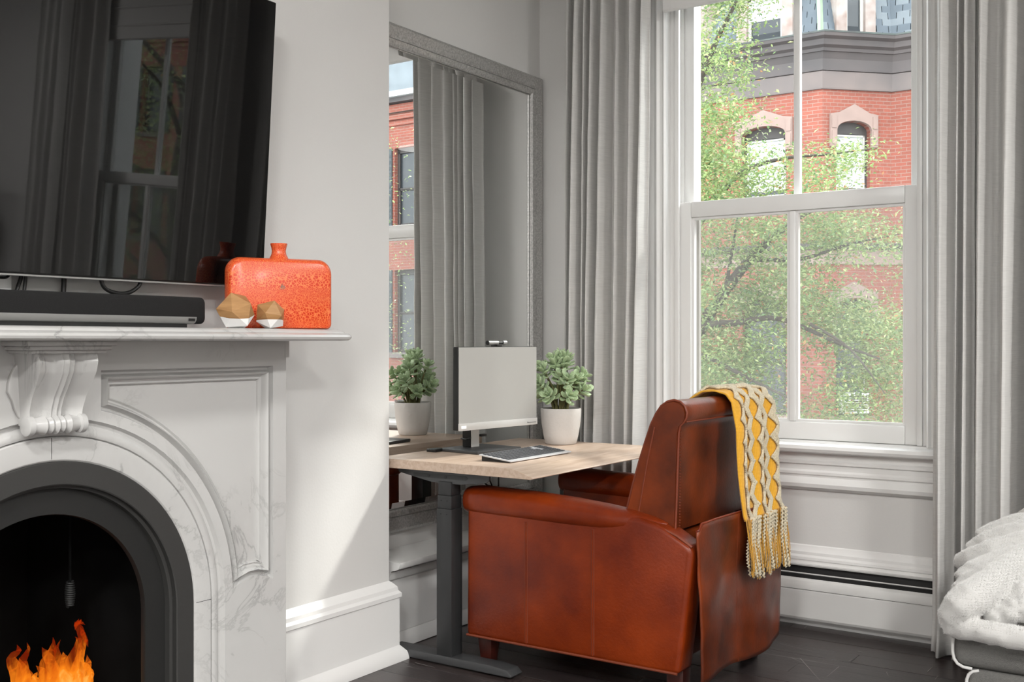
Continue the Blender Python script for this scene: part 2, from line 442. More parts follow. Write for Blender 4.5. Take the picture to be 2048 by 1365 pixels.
# scratches worn into the varnish
sc = MB()
def scratch(u0, v0, u1, v1, w=.0012):
    a, b = P(u0, v0, z=0), P(u1, v1, z=0); t = (b - a).normalized(); k = Vector((-t.y, t.x, 0)) * w
    a.z = b.z = .0009
    sc.add([a - k, b - k * .3, b + k * .3, a + k], [(0, 1, 2, 3)])
for q in ((1527, 1309, 1734, 1344), (1600, 1319, 1640, 1364), (1678, 1336, 1654, 1356), (1584, 1319, 1612, 1331), (1609, 1259, 1619, 1250),
          (1560, 1290, 1625, 1305), (1773, 1347, 1777, 1355), (1855, 1346, 1866, 1336), (1870, 1362, 1876, 1354), (1698, 1325, 1705, 1320),
          (1715, 1305, 1728, 1308), (812, 1335, 850, 1343), (830, 1328, 870, 1338)):
    scratch(*q)
so = sc.obj('scratch_marks', 'scratch', fl)
so['kind'] = 'stuff'

wl = MB(); wl.box(XA - .25, XA, YB, .7, -.2, ZC).box(XA - .25, XA, 2.4, YW + .3, -.2, ZC)
tag(wl.obj('wall_left', 'wall_paint'), 'pale grey painted wall of the alcove behind the mirror', kind='structure')
YFC, ZFS = 1.54, .42                            # fireplace centre, spring line
def arch(r, ry=None, n=28, zs=ZFS, z0=0.):
    return [(YFC + r, z0)] + arc(YFC, zs, r, 0, 180, n, ry) + [(YFC - r, z0)]
wc = MB()
Y0C = 2 * YFC - YCN
fill(wc, [(Y0C, -.2), (Y0C, ZC), (YCN, ZC), (YCN, -.2)], [[(YFC + .45, .0), (YFC + .45, 1.0), (YFC - .45, 1.0), (YFC - .45, .0)]], lambda p, q: (XC, p, q))
wc.add([(XC, YCN, -.2), (XC, YCN, ZC), (XA, YCN, ZC), (XA, YCN, -.2)], [(0, 1, 2, 3)])
wc.add([(XC, Y0C, -.2), (XC, Y0C, ZC), (XA, Y0C, ZC), (XA, Y0C, -.2)], [(0, 1, 2, 3)])
tag(wc.obj('wall_chimney', 'wall_paint'), 'pale grey chimney breast projecting between the alcoves', kind='structure')
ww = MB(); OW, OZ0, OZ1 = .56, .70, 2.98
ye = YW + .30
ww.box(XA - .25, XR, YW, ye, -.2, OZ0).box(XA - .25, XR, YW, ye, OZ1, ZC + .2)
ww.box(XA - .25, WIN[0] - OW, YW, ye, OZ0, OZ1).box(WIN[0] + OW, WIN[1] - OW, YW, ye, OZ0, OZ1).box(WIN[1] + OW, XR, YW, ye, OZ0, OZ1)
tag(ww.obj('wall_window', 'wall_paint'), 'pale grey front wall holding the tall sash windows', kind='structure')
tag(box('wall_right', 'wall_paint', None, XR, XR + .2, YB, ye, -.2, ZC), 'pale grey party wall facing the fireplace', kind='structure')
tag(box('wall_back', 'wall_paint', None, XA - .25, XR + .2, YB - .2, YB, -.2, ZC), 'pale grey rear wall of the room', kind='structure')
tag(box('ceiling', 'ceiling_paint', None, XA - .25, XR + .2, YB - .2, ye, ZC, ZC + .2), 'white painted flat ceiling', kind='structure')

BBP = [(0, 0), (.052, 0), (.052, .010), (.046, .030), (.032, .046), (.027, .052), (.027, .222), (.033, .226), (.033, .240), (.024, .249), (.022, .262), (.011, .275), (0, .285)]
bb = MB()
bb.loft([[(XC + p, 2.33, q) for p, q in BBP], [(XC + p, YCN + p, q) for p, q in BBP], [(XA + .06, YCN + p, q) for p, q in BBP]])
tag(bb.obj('baseboard_chimney', 'trim_paint', smooth=25), 'tall white moulded baseboard on the chimney breast', kind='structure')
bw = MB()
BWP = [(0, .0), (.022, 0), (.022, .262), (.028, .266), (.028, .276), (.019, .284), (.019, .296), (.010, .306), (.006, .319), (0, .323)]
bw.prism([(YW - p, q) for p, q in BWP], FX, XA + .14, XR)
tag(bw.obj('baseboard_window', 'trim_paint', smooth=25), 'white moulded baseboard above the heater on window wall', kind='structure')
# boxed ledge filling the foot of the alcove
tr = structure('trim_1', 'white boxed ledge along the foot of the mirror alcove')
LP = [(XA + .002, .300), (-2.575, .300), (-2.565, .306), (-2.548, .309), (-2.536, .316), (-2.530, .330), (-2.530, .338), (XA + .002, .338)]
MB().prism(LP, FY, YCN + .054, YW - .03).obj('ledge', 'trim_paint', tr, smooth=25)
MB().prism([(XA + .002, .262), (-2.592, .262), (-2.585, .268), (-2.578, .285), (-2.570, .299), (XA + .002, .299)], FY, YCN + .054, YW - .03).obj('moulding', 'trim_paint', tr, smooth=25)
box('panel', 'trim_paint', tr, XA + .002, -2.598, YCN + .054, YW - .03, .062, .2615)
MB().prism([(XA + .002, .002), (-2.589, .002), (-2.588, .02), (-2.592, .045), (-2.597, .061), (XA + .002, .061)], FY, YCN + .054, YW - .03).obj('base_moulding', 'trim_paint', tr, smooth=25)

# ------------------------------------------------------------------ windows
def window(idx, xc, label):
    w = structure('window_%d' % idx, label)
    def B(name, m, x0, x1, y0, y1, z0, z1, bevel=0., par=None):
        return box(name, m, par or w, xc + x0, xc + x1, y0, y1, z0, z1, bevel)
    for s in (-1, 1):
        # stepped casing around the opening
        prof = [(.545, YW + .02), (.545, YW - .022), (.553, YW - .030), (.562, YW - .022), (.575, YW - .024), (.585, YW - .034), (.600, YW - .026),
                (.640, YW - .026), (.652, YW - .040), (.672, YW - .046), (.690, YW - .040), (.700, YW - .018), (.700, YW - .0005), (.562, YW - .0005), (.562, YW + .02)]
        MB().prism([(xc + s * p, q) for p, q in prof], FZ, .745, 3.08).obj('casing', 'trim_paint', w, smooth=28)
        B('jamb', 'trim_paint', s * .522, s * .5595, YW + .021, ye - .005, .745, OZ1 - .002, .002)
        B('stop_bead', 'trim_paint', s * .500, s * .5215, YW + .012, YW + .030, .745, OZ1 - .002, .004)
        B('parting_bead', 'trim_paint', s * .507, s * .5215, YW + .077, YW + .085, .745, OZ1 - .002)
    B('head_casing', 'trim_paint', -.70, .70, YW - .045, YW - .0005, 3.081, 3.20, .006)
    B('head_jamb', 'trim_paint', -.52, .52, YW + .02, ye - .005, 2.94, OZ1 - .002)
    # lower sash
    y0, y1 = YW + .032, YW + .074
    ls = B('lower_sash', 'trim_paint', -.520, -.452, y0, y1, .746, 1.757, .003)
    ls.name = 'sash_stile'
    B('sash_stile', 'trim_paint', .452, .520, y0, y1, .746, 1.757, .003)
    B('meeting_rail', 'trim_paint', -.4515, .4515, y0, y1, 1.690, 1.757, .003)
    B('bottom_rail', 'trim_paint', -.4515, .4515, y0, y1, .746, .818, .003)
    B('muntin', 'trim_paint', -.013, .013, y0 + .006, y1 - .004, .8185, 1.6895, .004)
    for a, b in ((-.4515, -.0135), (.0135, .4515)):
        # glazing bead and pane
        g = MB()
        for (p0, p1, q0, q1) in ((a, a + .010, .8185, 1.6895), (b - .010, b, .8185, 1.6895), (a + .010, b - .010, .8185, .8285), (a + .010, b - .010, 1.6795, 1.6895)):
            g.box(xc + p0, xc + p1, y0 + .012, y1 - .006, q0, q1)
        bead = g.obj('glazing_bead', 'trim_paint', w)
        B('pane', 'pane_glass', a + .008, b - .008, y0 + .020, y0 + .023, .826, 1.682)
    # upper sash
    y0, y1 = YW + .087, YW + .125
    B('sash_stile', 'trim_paint', -.520, -.462, y0, y1, 1.690, 2.938, .003)
    B('sash_stile', 'trim_paint', .462, .520, y0, y1, 1.690, 2.938, .003)
    B('bottom_rail', 'trim_paint', -.4615, .4615, y0, y1, 1.692, 1.752, .003)
    B('top_rail', 'trim_paint', -.4615, .4615, y0, y1, 2.87, 2.938, .003)
    B('muntin', 'trim_paint', -.014, .014, y0 + .006, y1 - .004, 1.7525, 2.8695, .004)
    for a, b in ((-.4615, -.0145), (.0145, .4615)):
        B('pane', 'pane_glass', a, b, y0 + .020, y0 + .023, 1.753, 2.869)
    # outer storm frame with insect screen over the lower half
    for s in (-1, 1):
        B('screen_frame', 'frame_pale', s * .470, s * .5215, YW + .16, YW + .18, .75, 1.73)
    B('screen_frame', 'frame_pale', -.47, .47, YW + .16, YW + .18, .75, .795)
    B('insect_screen', 'insect_mesh', -.47, .47, YW + .169, YW + .170, .795, 1.73)
    # stool and apron
    st = [(YW + .03, .700), (YW - .052, .700), (YW - .064, .706), (YW - .070, .718), (YW - .064, .731), (YW - .052, .737), (YW - .02, .738), (YW - .016, .7445), (YW + .03, .7445)]
    MB().prism(st, FX, xc - .72, xc + .72).obj('stool', 'trim_paint', w, smooth=35)
    B('sill', 'trim_paint', -.5215, .5215, YW + .031, ye + .03, .700, .7445, .002)
    ap = [(YW - .0005, .545), (YW - .012, .548), (YW - .030, .560), (YW - .034, .575), (YW - .026, .590), (YW - .016, .600), (YW - .016, .606), (YW - .024, .612), (YW - .024, .622),
          (YW - .018, .630), (YW - .018, .650), (YW - .028, .655), (YW - .028, .666), (YW - .020, .672), (YW - .020, .699), (YW - .0005, .699)]
    MB().prism(ap, FX, xc - .70, xc + .70).obj('apron', 'trim_paint', w, smooth=25)
    return w
window(1, WIN[0], 'white double hung sash window behind the leather armchair')
window(2, WIN[1], 'white double hung sash window beside the floor lamp')

# roman shades folded up at the window heads
def shade(xc, label):
    t = thing('roman_shade', label, 'window shade', (xc, YW - .08, 2.575))
    t['group'] = 'roman shades'
    MB().prism([(YW - .085, 2.578), (YW - .078, 2.572), (YW - .066, 2.572), (YW - .060, 2.578), (YW - .060, 3.06), (YW - .085, 3.06)], FX, xc - .53, xc + .53).obj('cloth', 'shade_cloth', t, smooth=30)
    for k in range(2):
        z = 2.66 + k * .11
        MB().tube([(xc - .53, YW - .085, z), (xc + .53, YW - .085, z)], .008, 10).obj('fold', 'shade_cloth', t, smooth=50)
    box('head_rail', 'trim_paint', t, xc - .535, xc + .535, YW - .095, YW - .0465, 3.0605, 3.0805)
    return t
shade(WIN[0], 'white roman shade drawn up above the window behind armchair')
shade(WIN[1], 'white roman shade drawn up above the window beside the floor lamp')

# curtains: pleated panels hung from a rod
def curtain(x0t, x1t, x0b, x1b, ym, z0, z1, folds, amp, seed, label, group=None, pool=0.):
    r = random.Random(seed); n = folds * 16; m = 46
    ph = [r.uniform(-.5, .5) for _ in range(folds + 2)]; am = [r.uniform(.55, 1.25) for _ in range(folds + 2)]; wd_ = [r.choice((.45, .7, 1., 1.5, 1.9)) * r.uniform(.85, 1.15) for _ in range(folds)]
    tot = sum(wd_); cum = [0]
    for q in wd_: cum.append(cum[-1] + q / tot)
    mb = MB(); vs = []; fs = []
    for j in range(m + 1):
        h = j / m; z = z0 + (z1 - z0) * h
        for i in range(n + 1):
            k = min(i // 16, folds - 1); f = (i - k * 16) / 16
            s = cum[k] + (cum[k + 1] - cum[k]) * f
            a = am[k] * (1 - f) + am[k + 1] * f
            a *= 1 + .25 * math.sin(h * 3 + ph[k] * 6) - .25 * h
            sw = .10 * math.sin(h * 2.6 + ph[k] * 5 + seed) * (1 / folds)
            a *= .62 + .38 * wd_[k]; c = math.cos(2 * math.pi * f); c = math.copysign(abs(c) ** .8, c) + .16 * math.sin(4 * math.pi * f + ph[k] * 9 + h * 1.5)
            lean = .30 * math.sin(2 * math.pi * f + ph[k] * 2) / folds
            xx = (x0b + (x1b - x0b) * s) * (1 - h) + (x0t + (x1t - x0t) * s) * h + (sw * math.sin(math.pi * s) + lean * .35) * (x1t - x0t)
            yy = ym + amp * a * c + .006 * mnoise.noise((xx * 9, z * 2.2, seed)) + .004 * mnoise.noise((xx * 30, z * 7, seed))
            if h < .05 and pool: yy -= pool * (1 - h / .05) ** 2 * .5
            vs.append((xx, yy, z))
    for j in range(m):
        for i in range(n):
            a = j * (n + 1) + i; fs.append((a, a + 1, a + n + 2, a + n + 1))
    t = thing('curtain', label, 'curtain', ((x0b + x1b) / 2, ym, z0), group=group)
    o = mb.add(vs, fs).obj('panel', 'curtain_silk', t, smooth=60)
    so = o.modifiers.new('thick', 'SOLIDIFY'); so.thickness = .0025
    # pinch pleat heading
    for k in range(folds):
        s = (cum[k] + cum[k + 1]) / 2; xx = x0t + (x1t - x0t) * s
        MB().tube([(xx, ym - .01, z1 - .10), (xx, ym - .012, z1)], [.010, .018], 8).obj('pleat', 'curtain_silk', t, smooth=50)
    return t
CY = YW - .168
curtain(-2.470, -2.075, -2.50, -2.125, CY, .03, 3.04, 8, .046, 3, 'grey silk curtain hanging between the mirror and the window')
curtain(-.925, -.40, -.935, -.42, CY, .008, 3.04, 9, .048, 11, 'grey silk curtain hanging to the floor behind the ottoman', pool=.04)
curtain(-.12, .33, -.12, .31, CY, .02, 3.04, 7, .046, 5, 'grey silk curtain covering half of the window by the floor lamp')
curtain(1.16, 1.83, 1.14, 1.86, CY, .02, 3.04, 8, .046, 9, 'grey silk curtain hanging beside the floor lamp')
for xc, lb in ((WIN[0], 'slim metal curtain rod over the window behind armchair'), (WIN[1], 'slim metal curtain rod over the window by floor lamp')):
    t = thing('curtain_rod', lb, 'curtain rod', (xc, CY, 3.06))
    x0, x1 = (xc - .98, xc + .98) if xc < 0 else (xc - 1.06, xc + 1.02)
    MB().tube([(x0, CY, 3.065), (x1, CY, 3.065)], .012, 12).obj('rod', 'rod_metal', t, smooth=40)
    for x in (x0, x1):
        MB().lathe([(.001, -.026), (.02, -.018), (.026, 0), (.02, .018), (.001, .026)], n=14).obj('finial', 'rod_metal', t, smooth=60).location = (x, CY, 3.065)
    for x in (x0 + .06, x1 - .06):
        MB().tube([(x, CY, 3.065), (x, YW, 3.065)], .008, 8).obj('bracket', 'rod_metal', t)

# baseboard heater under the window
t = thing('baseboard_heater', 'white enamel baseboard heater along the window wall', 'heater', (-.6, YW - .04, .03))
HX0, HX1 = -2.30, XR - .3
box('back_plate', 'heater_enamel', t, HX0, HX1, YW - .0275, YW - .0225, .028, .190)
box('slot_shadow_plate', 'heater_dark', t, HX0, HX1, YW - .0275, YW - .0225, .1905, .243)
MB().prism([(YW - .083, .046), (YW - .078, .036), (YW - .073, .036), (YW - .073, .078), (YW - .078, .082), (YW - .078, .1555), (YW - .083, .152), (YW - .083, .084)], FX, HX0, HX1).obj('front_panel', 'heater_enamel', t, smooth=25)
MB().prism([(YW - .083, .158), (YW - .083, .176), (YW - .077, .190), (YW - .066, .199), (YW - .063, .196), (YW - .072, .187), (YW - .077, .175), (YW - .077, .158)], FX, HX0, HX1).obj('damper', 'heater_enamel', t, smooth=25)
MB().prism([(YW - .046, .2435), (YW - .0225, .2435), (YW - .0225, .249), (YW - .048, .249)], FX, HX0, HX1).obj('top_lip', 'heater_enamel', t)
box('element', 'heater_dark', t, HX0 + .02, HX1 - .02, YW - .070, YW - .030, .090, .150)
MB().tube([(HX0 + .02, YW - .058, .2165), (HX1 - .02, YW - .058, .2165)], .0028, 6).obj('rail', 'heater_enamel', t)
for x in (HX0, HX1): box('end_cap', 'heater_enamel', t, x - .012, x + .012, YW - .086, YW - .0225, .0, .250, .003)
# ------------------------------------------------------------------ fireplace
XF = -2.40                                       # marble face
fp = thing('fireplace_mantel', 'white marble fireplace mantel with arched opening and carved corbel', 'fireplace', (XF, YFC, 0))
HW = .777
def spandrel(s):
    pts = [(.569 * math.cos(math.radians(a)), ZFS + .569 * math.sin(math.radians(a))) for a in [1.5 + (76.2 - 1.5) * i / 22 for i in range(23)]]
    pts += [(.136, 1.075), (.724, 1.075), (.724, .436)]
    pts += [(.724 - .155 * k, .436 + .022 * math.sin(math.pi * k) - .002 * k) for k in (.2, .4, .6, .8)]
    if s > 0:
        pts = [(YFC + p, q) for p, q in pts][::-1]
    else:
        pts = [(YFC - p, q) for p, q in pts]
    ar = sum(pts[i - 1][0] * pts[i][1] - pts[i][0] * pts[i - 1][1] for i in range(len(pts)))
    return pts if ar > 0 else pts[::-1]
spR, spL = spandrel(1), spandrel(-1)
R0, R1, R2 = .438, .495, .540                    # opening, flat band, bead
def ring_half(r0, r1, a0, a1, n=24, leg=True):
    pass
fm = MB()
# face plate: rectangle minus arch (r=R2) and the two spandrels
outer = [(YFC - HW, 0.)] + [(YFC - R2, 0.)] + [(YFC - R2 * math.cos(math.radians(a)), ZFS + R2 * math.sin(math.radians(a))) for a in [180 * i / 48 for i in range(49)]] + [(YFC + R2, 0.), (YFC + HW, 0.), (YFC + HW, 1.15), (YFC - HW, 1.15)]
fill(fm, outer, [spR, spL], lambda p, q: (XF, p, q))
# chamfered outer edges and sides
for s in (-1, 1):
    ys = YFC + s * HW; yo = YFC + s * (HW + .012)
    fm.add([(XF, ys, 0), (XF, ys, 1.15), (XF - .012, yo, 1.15), (XF - .012, yo, 0), (XC + .001, yo, 1.15), (XC + .001, yo, 0)], [(0, 1, 2, 3), (3, 2, 4, 5)])
    # stop block on the edge under the shelf
    fm.box(XC + .001, XF + .001, ys - s * .004, yo + s * .001, 1.10, 1.15)
fm.obj('face', 'marble', fp)
for sp, nm in ((spR, 'spandrel_panel'), (spL, 'spandrel_panel')):
    pm = MB()
    prof = [(0, 0), (.002, -.010), (.006, -.018), (.011, -.018), (.015, -.006), (.0185, .001), (.022, -.002), (.025, -.012), (.028, -.021), (.033, -.023), (.037, -.018), (.039, -.020), (.041, -.029)]
    loops = [inset(sp, d) for d, _ in prof]
    pm.loft([[(XF + dx, p, q) for p, q in lp] for lp, (_, dx) in zip(loops, prof)], caps=False)
    fill(pm, loops[-1], [], lambda p, q: (XF + prof[-1][1], p, q))
    pm.obj(nm, 'marble', fp, smooth=38)
# arch band: flat voussoir, dark joint, sunk bead dying into the keystone
def aring(prof, a0, a1, leg, n=40):
    mb = MB(); rings = []
    if leg: rings.append([(XF + dx, YFC + r, 0.) for r, dx in prof])
    for i in range(n + 1):
        a = math.radians(a0 + (a1 - a0) * i / n)
        rings.append([(XF + dx, YFC + r * math.cos(a), ZFS + r * math.sin(a)) for r, dx in prof])
    if leg: rings.append([(XF + dx, YFC - r, 0.) for r, dx in prof])
    return mb.loft(rings, caps=False, closed=False)
bandprof = [(R0 - .004, -.10), (R0 - .004, -.008), (R0, -.004), (R0 + .004, -.003), (R1 - .004, -.003), (R1 - .001, -.006), (R1, -.014)]
aring(bandprof, 0, 180, True).obj('arch_band', 'marble', fp, smooth=30)
beadprof = [(R1, -.014), (R1 + .003, -.006), (R1 + .010, -.003), (R1 + .022, -.006), (R1 + .032, -.014), (R1 + .039, -.012), (R2 - .002, -.004), (R2, 0)]
aring(beadprof, 0, 180, True).obj('arch_bead', 'marble', fp, smooth=38)
for a in (90, 0, 180):                                  # joints between the arch stones
    r = math.radians(a); c, s_ = math.cos(r), math.sin(r); k = .0007
    y0, z0, y1, z1 = YFC + (R0 + .002) * c, ZFS + (R0 + .002) * s_, YFC + (R1 - .002) * c, ZFS + (R1 - .002) * s_
    MB().add([(XF - .0028, y0 - s_ * k, z0 + c * k), (XF - .0028, y1 - s_ * k, z1 + c * k), (XF - .0028, y1 + s_ * k, z1 - c * k), (XF - .0028, y0 + s_ * k, z0 - c * k)], [(0, 1, 2, 3)]).obj('joint', 'soot', fp)
# shelf with moulded edge
def shelf(prof, nm):
    rings = []
    for p, q in prof:
        hw, xf = .872 + p, -2.222 + p
        c = .028 + max(p, 0)
        o = [(XC + .0005, YFC - hw)] + [(xf - c + c * math.sin(a), YFC - hw + c - c * math.cos(a)) for a in [math.pi / 2 * i / 6 for i in range(7)]]
        o += [(xf - c + c * math.cos(a), YFC + hw - c + c * math.sin(a)) for a in [math.pi / 2 * i / 6 for i in range(7)]] + [(XC + .0005, YFC + hw)]
        rings.append([(x, y, q) for x, y in o])
    return MB().loft(rings).obj(nm, 'marble', fp, smooth=35)
shelf([(-.012, 1.1505), (.004, 1.1515), (.012, 1.156), (.0145, 1.162), (.012, 1.168), (.004, 1.1725), (-.004, 1.174), (-.006, 1.177), (-.010, 1.181), (-.020, 1.1845), (-.03, 1.185)], 'shelf')
# keystone corbel
KY = 1.525
cap = MB()
for (x1, hw, z0, z1) in ((XF + .115, .118, 1.138, 1.1502), (XF + .108, .108, 1.128, 1.138), (XF + .098, .100, 1.120, 1.128)):
    cap.box(XF - .001, x1, KY - hw, KY + hw, z0, z1)
cb = cap.obj('corbel_cap', 'marble', fp, bevel=.003)
side = [(XF - .001, 1.12), (XF + .082, 1.12), (XF + .088, 1.10), (XF + .083, 1.075), (XF + .066, 1.045), (XF + .046, 1.015), (XF + .034, .985), (XF + .032, .960), (XF + .036, .948)]
nT = 40
def corbel_x(t):
    k = t * (len(side) - 2) + 1; i = min(int(k), len(side) - 2); f = k - i
    a, b = side[i], side[i + 1]
    return a[0] * (1 - f) + b[0] * f, a[1] * (1 - f) + b[1] * f
rings = []
ribs = [(-1, 0), (-.93, .010), (-.80, .003), (-.60, -.008), (-.42, -.012), (-.30, -.008), (-.22, .004), (-.17, .007), (-.12, .000), (-.08, .002), (0, .010), (.08, .002), (.12, .000), (.17, .007), (.22, .004), (.30, -.008), (.42, -.012), (.60, -.008), (.80, .003), (.93, .010), (1, 0)]
for j in range(nT + 1):
    t = j / nT; x, z = corbel_x(t); hw = .084 - .012 * t
    rings.append([(XF - .001, KY - hw, z)] + [(x + d * .8, KY + hw * s, z) for s, d in ribs] + [(XF - .001, KY + hw, z)])
co = MB().loft(rings).obj('corbel', 'marble', fp, smooth=40)
rl = MB()
pr = [(-1, .020), (-.97, .024), (-.80, .024), (-.76, .018), (-.52, .021), (-.42, .024), (-.30, .016), (-.20, .022), (-.10, .017), (0, .024), (.10, .017), (.20, .022), (.30, .016), (.42, .024), (.52, .021), (.76, .018), (.80, .024), (.97, .024), (1, .020)]
rl.loft([[(XF + .034 + r * math.cos(a), KY + s * .078, .948 + r * math.sin(a)) for a in [2 * math.pi * k / 18 for k in range(18)]] for s, r in pr])
ro = rl.obj('scroll', 'marble', co, smooth=45)
# rounded shield behind the corbel
sh = [(KY + .10 * math.cos(a) * (1.05 if math.sin(a) > 0 else .95), 1.03 + .105 * math.sin(a)) for a in [2 * math.pi * k / 32 for k in range(32)]]
MB().prism(sh, FX, XF - .001, XF + .010).obj('keystone', 'marble', fp, bevel=.003)
for s in (-1, 1):
    MB().prism([(XC + .001, 0), (XF + .022, 0), (XF + .022, .045), (XF + .014, .060), (XF + .004, .072), (XC + .001, .072)], FY, YFC + s * .545, YFC + s * (HW + .022)).obj('plinth', 'marble', fp, smooth=30)

ins = thing('fireplace_insert', 'charcoal cast iron arched insert set in the marble opening', 'fireplace insert', (XF - .05, YFC, 0))
def iring(prof, nm, m, zs=ZFS):
    mb = MB(); rings = [[(x, YFC + r, 0.) for r, x in prof]]
    for i in range(49):
        a = math.pi * i / 48; rings.append([(x, YFC + r * math.cos(a), zs + r * math.sin(a)) for r, x in prof])
    rings.append([(x, YFC - r, 0.) for r, x in prof])
    return mb.loft(rings, caps=False, closed=False).obj(nm, m, ins, smooth=30)
iring([(.4335, XF - .075), (.4335, XF - .006), (.431, XF - .004), (.378, XF - .004), (.375, XF - .006)], 'outer_frame', 'iron')
iring([(.375, XF - .006), (.375, XF - .022), (.366, XF - .024), (.364, XF - .040)], 'reveal', 'iron')
iring([(.364, XF - .040), (.300, XF - .040), (.298, XF - .046), (.298, XF - .056)], 'inner_plate', 'iron_dark')
for (u, v) in ((86, 946), (272, 1236), (376, 1347)):
    p = P(u, v, x=XF - .004)
    if u == 272: p = P(u, v, x=XF - .040)
    MB().lathe([(.004, -.001), (.004, .0008), (.001, .0018)], n=10).obj('bolt', 'iron_dark', ins).matrix_local = Matrix.Translation(p) @ Matrix.Rotation(math.pi / 2, 4, 'Y')
# firebox
fb = MB(); W0, XB = .42, -2.93
fb.add([(XF - .056, YFC - W0, 0), (XF - .056, YFC + W0, 0), (XB, YFC + .26, 0), (XB, YFC - .26, 0), (XF - .056, YFC - W0, .95), (XF - .056, YFC + W0, .95), (XB, YFC + .26, .95), (XB, YFC - .26, .95)],
       [(0, 3, 2, 1), (1, 2, 6, 5), (2, 3, 7, 6), (3, 0, 4, 7), (4, 7, 6, 5)])
fb.obj('firebox', 'soot', ins)
# damper rod with coiled wire handle
dr = thing('damper_handle', 'dark coiled wire handle hanging inside the firebox', 'damper handle', (-2.62, 1.735, .40))
c0 = P(140, 1190, x=-2.62)
MB().tube([(c0.x, c0.y, c0.z + .30), (c0.x, c0.y, c0.z + .02)], .004, 8).obj('rod', 'soot', dr)
MB().tube([(c0.x + (.008 + .004 * math.sin(math.pi * k / 120)) * math.cos(k * .62), c0.y + (.008 + .004 * math.sin(math.pi * k / 120)) * math.sin(k * .62), c0.z + .035 - .07 * k / 120) for k in range(121)], .0026, 6).obj('coil', 'iron_dark', dr, smooth=60)

# gas burner and flames
br = thing('burner', 'dark metal log burner on the firebox floor', 'burner', (-2.64, 1.60, .0))
MB().tube([(-2.64, 1.34, .10), (-2.64, 1.60, .115), (-2.64, 1.84, .10)], [.030, .042, .032], 14).obj('log', 'soot', br, smooth=50)
MB().tube([(-2.70, 1.38, .085), (-2.70, 1.80, .09)], .032, 14).obj('log', 'soot', br, smooth=50)
for y in (1.42, 1.74):
    MB().box(-2.76, -2.56, y - .012, y + .012, .0, .072).obj('foot', 'iron_dark', br)
fr = thing('fire', 'bright orange and yellow flames rising in the firebox', 'fire', (-2.64, 1.62, .11))
r = random.Random(4)
def tongue(pts, rad, seed, n=12):
    """pixel centre line, radius in px, in the plane of the burner"""
    q = random.Random(seed); cl = []; rr = []
    pts = [tuple(p) for p in pts]
    m = 22
    for i in range(m + 1):
        t = i / m * (len(pts) - 1); k = min(int(t), len(pts) - 2); f = t - k; f = f * f * (3 - 2 * f)
        u = pts[k][0] * (1 - f) + pts[k + 1][0] * f; v = pts[k][1] * (1 - f) + pts[k + 1][1] * f
        w = rad[k] * (1 - f) + rad[k + 1] * f
        cl.append(P(u, v, x=-2.63 + .03 * q.uniform(-.15, .15) + .02 * math.sin(seed * 3 + t))); rr.append(max(w * 2.83 / FPX, .0006))
    rings = []
    for i, p in enumerate(cl):
        a = cl[min(i + 1, m)] - cl[max(i - 1, 0)]; a.normalize()
        w = Vector((1, 0, 0)).cross(a).normalized(); d = a.cross(w).normalized()
        ring = []
        for k in range(n):
            an = 2 * math.pi * k / n
            g = 1 + .30 * mnoise.noise((p.y * 40 + math.cos(an) * 1.3, p.z * 30, seed * 7.1 + math.sin(an)))
            ring.append(p + w * math.cos(an) * rr[i] * g + d * math.sin(an) * rr[i] * .55 * g)
        rings.append(ring)
    return MB().loft(rings).obj('flame', 'flame', fr, smooth=180)
tongue([(60, 1440), (45, 1370), (28, 1335), (22, 1318), (38, 1304), (34, 1292)], [22, 20, 13, 9, 6, 0], 1)
tongue([(50, 1440), (46, 1360), (44, 1326), (52, 1312), (58, 1300), (54, 1288)], [20, 16, 9, 7, 4, 0], 2)
tongue([(70, 1440), (66, 1385), (58, 1356), (48, 1340), (38, 1318)], [18, 14, 10, 8, 0], 3)
tongue([(100, 1440), (98, 1365), (96, 1330), (104, 1306), (108, 1290), (106, 1277)], [26, 24, 17, 10, 5, 0], 4)
tongue([(105, 1440), (108, 1360), (100, 1325), (90, 1310), (84, 1297)], [22, 18, 12, 8, 0], 5)
tongue([(95, 1440), (92, 1365), (84, 1344), (72, 1334)], [20, 14, 8, 0], 6)
tongue([(118, 1440), (120, 1360), (118, 1322), (112, 1300), (121, 1282)], [20, 15, 8, 5, 0], 7)
tongue([(140, 1440), (138, 1365), (146, 1325), (156, 1300), (158, 1282), (150, 1276)], [26, 22, 16, 10, 6, 0], 8)
tongue([(150, 1440), (152, 1360), (160, 1315), (166, 1286), (160, 1262), (152, 1252), (158, 1240)], [22, 18, 11, 8, 8, 5, 0], 9)
tongue([(160, 1440), (168, 1365), (176, 1330), (174, 1312)], [22, 16, 8, 0], 10)
tongue([(165, 1440), (178, 1372), (184, 1350), (172, 1334), (162, 1325)], [18, 10, 6, 6, 0], 11)
tongue([(140, 1440), (130, 1360), (128, 1320), (126, 1306)], [18, 14, 8, 0], 12)
tongue([(176, 1296), (172, 1284), (165, 1268), (160, 1256)], [0, 5, 6, 0], 13)
tongue([(150, 1262), (153, 1250), (160, 1246), (170, 1252)], [0, 6, 5, 0], 14)
tongue([(80, 1440), (76, 1380), (70, 1358), (75, 1346)], [18, 12, 8, 0], 15)
tongue([(125, 1450), (122, 1385), (110, 1350), (104, 1330)], [24, 20, 14, 0], 16)
tongue([(155, 1450), (148, 1388), (152, 1350), (146, 1330)], [24, 20, 14, 0], 17)

# ------------------------------------------------------------------ things on and over the mantel
ZM = 1.185
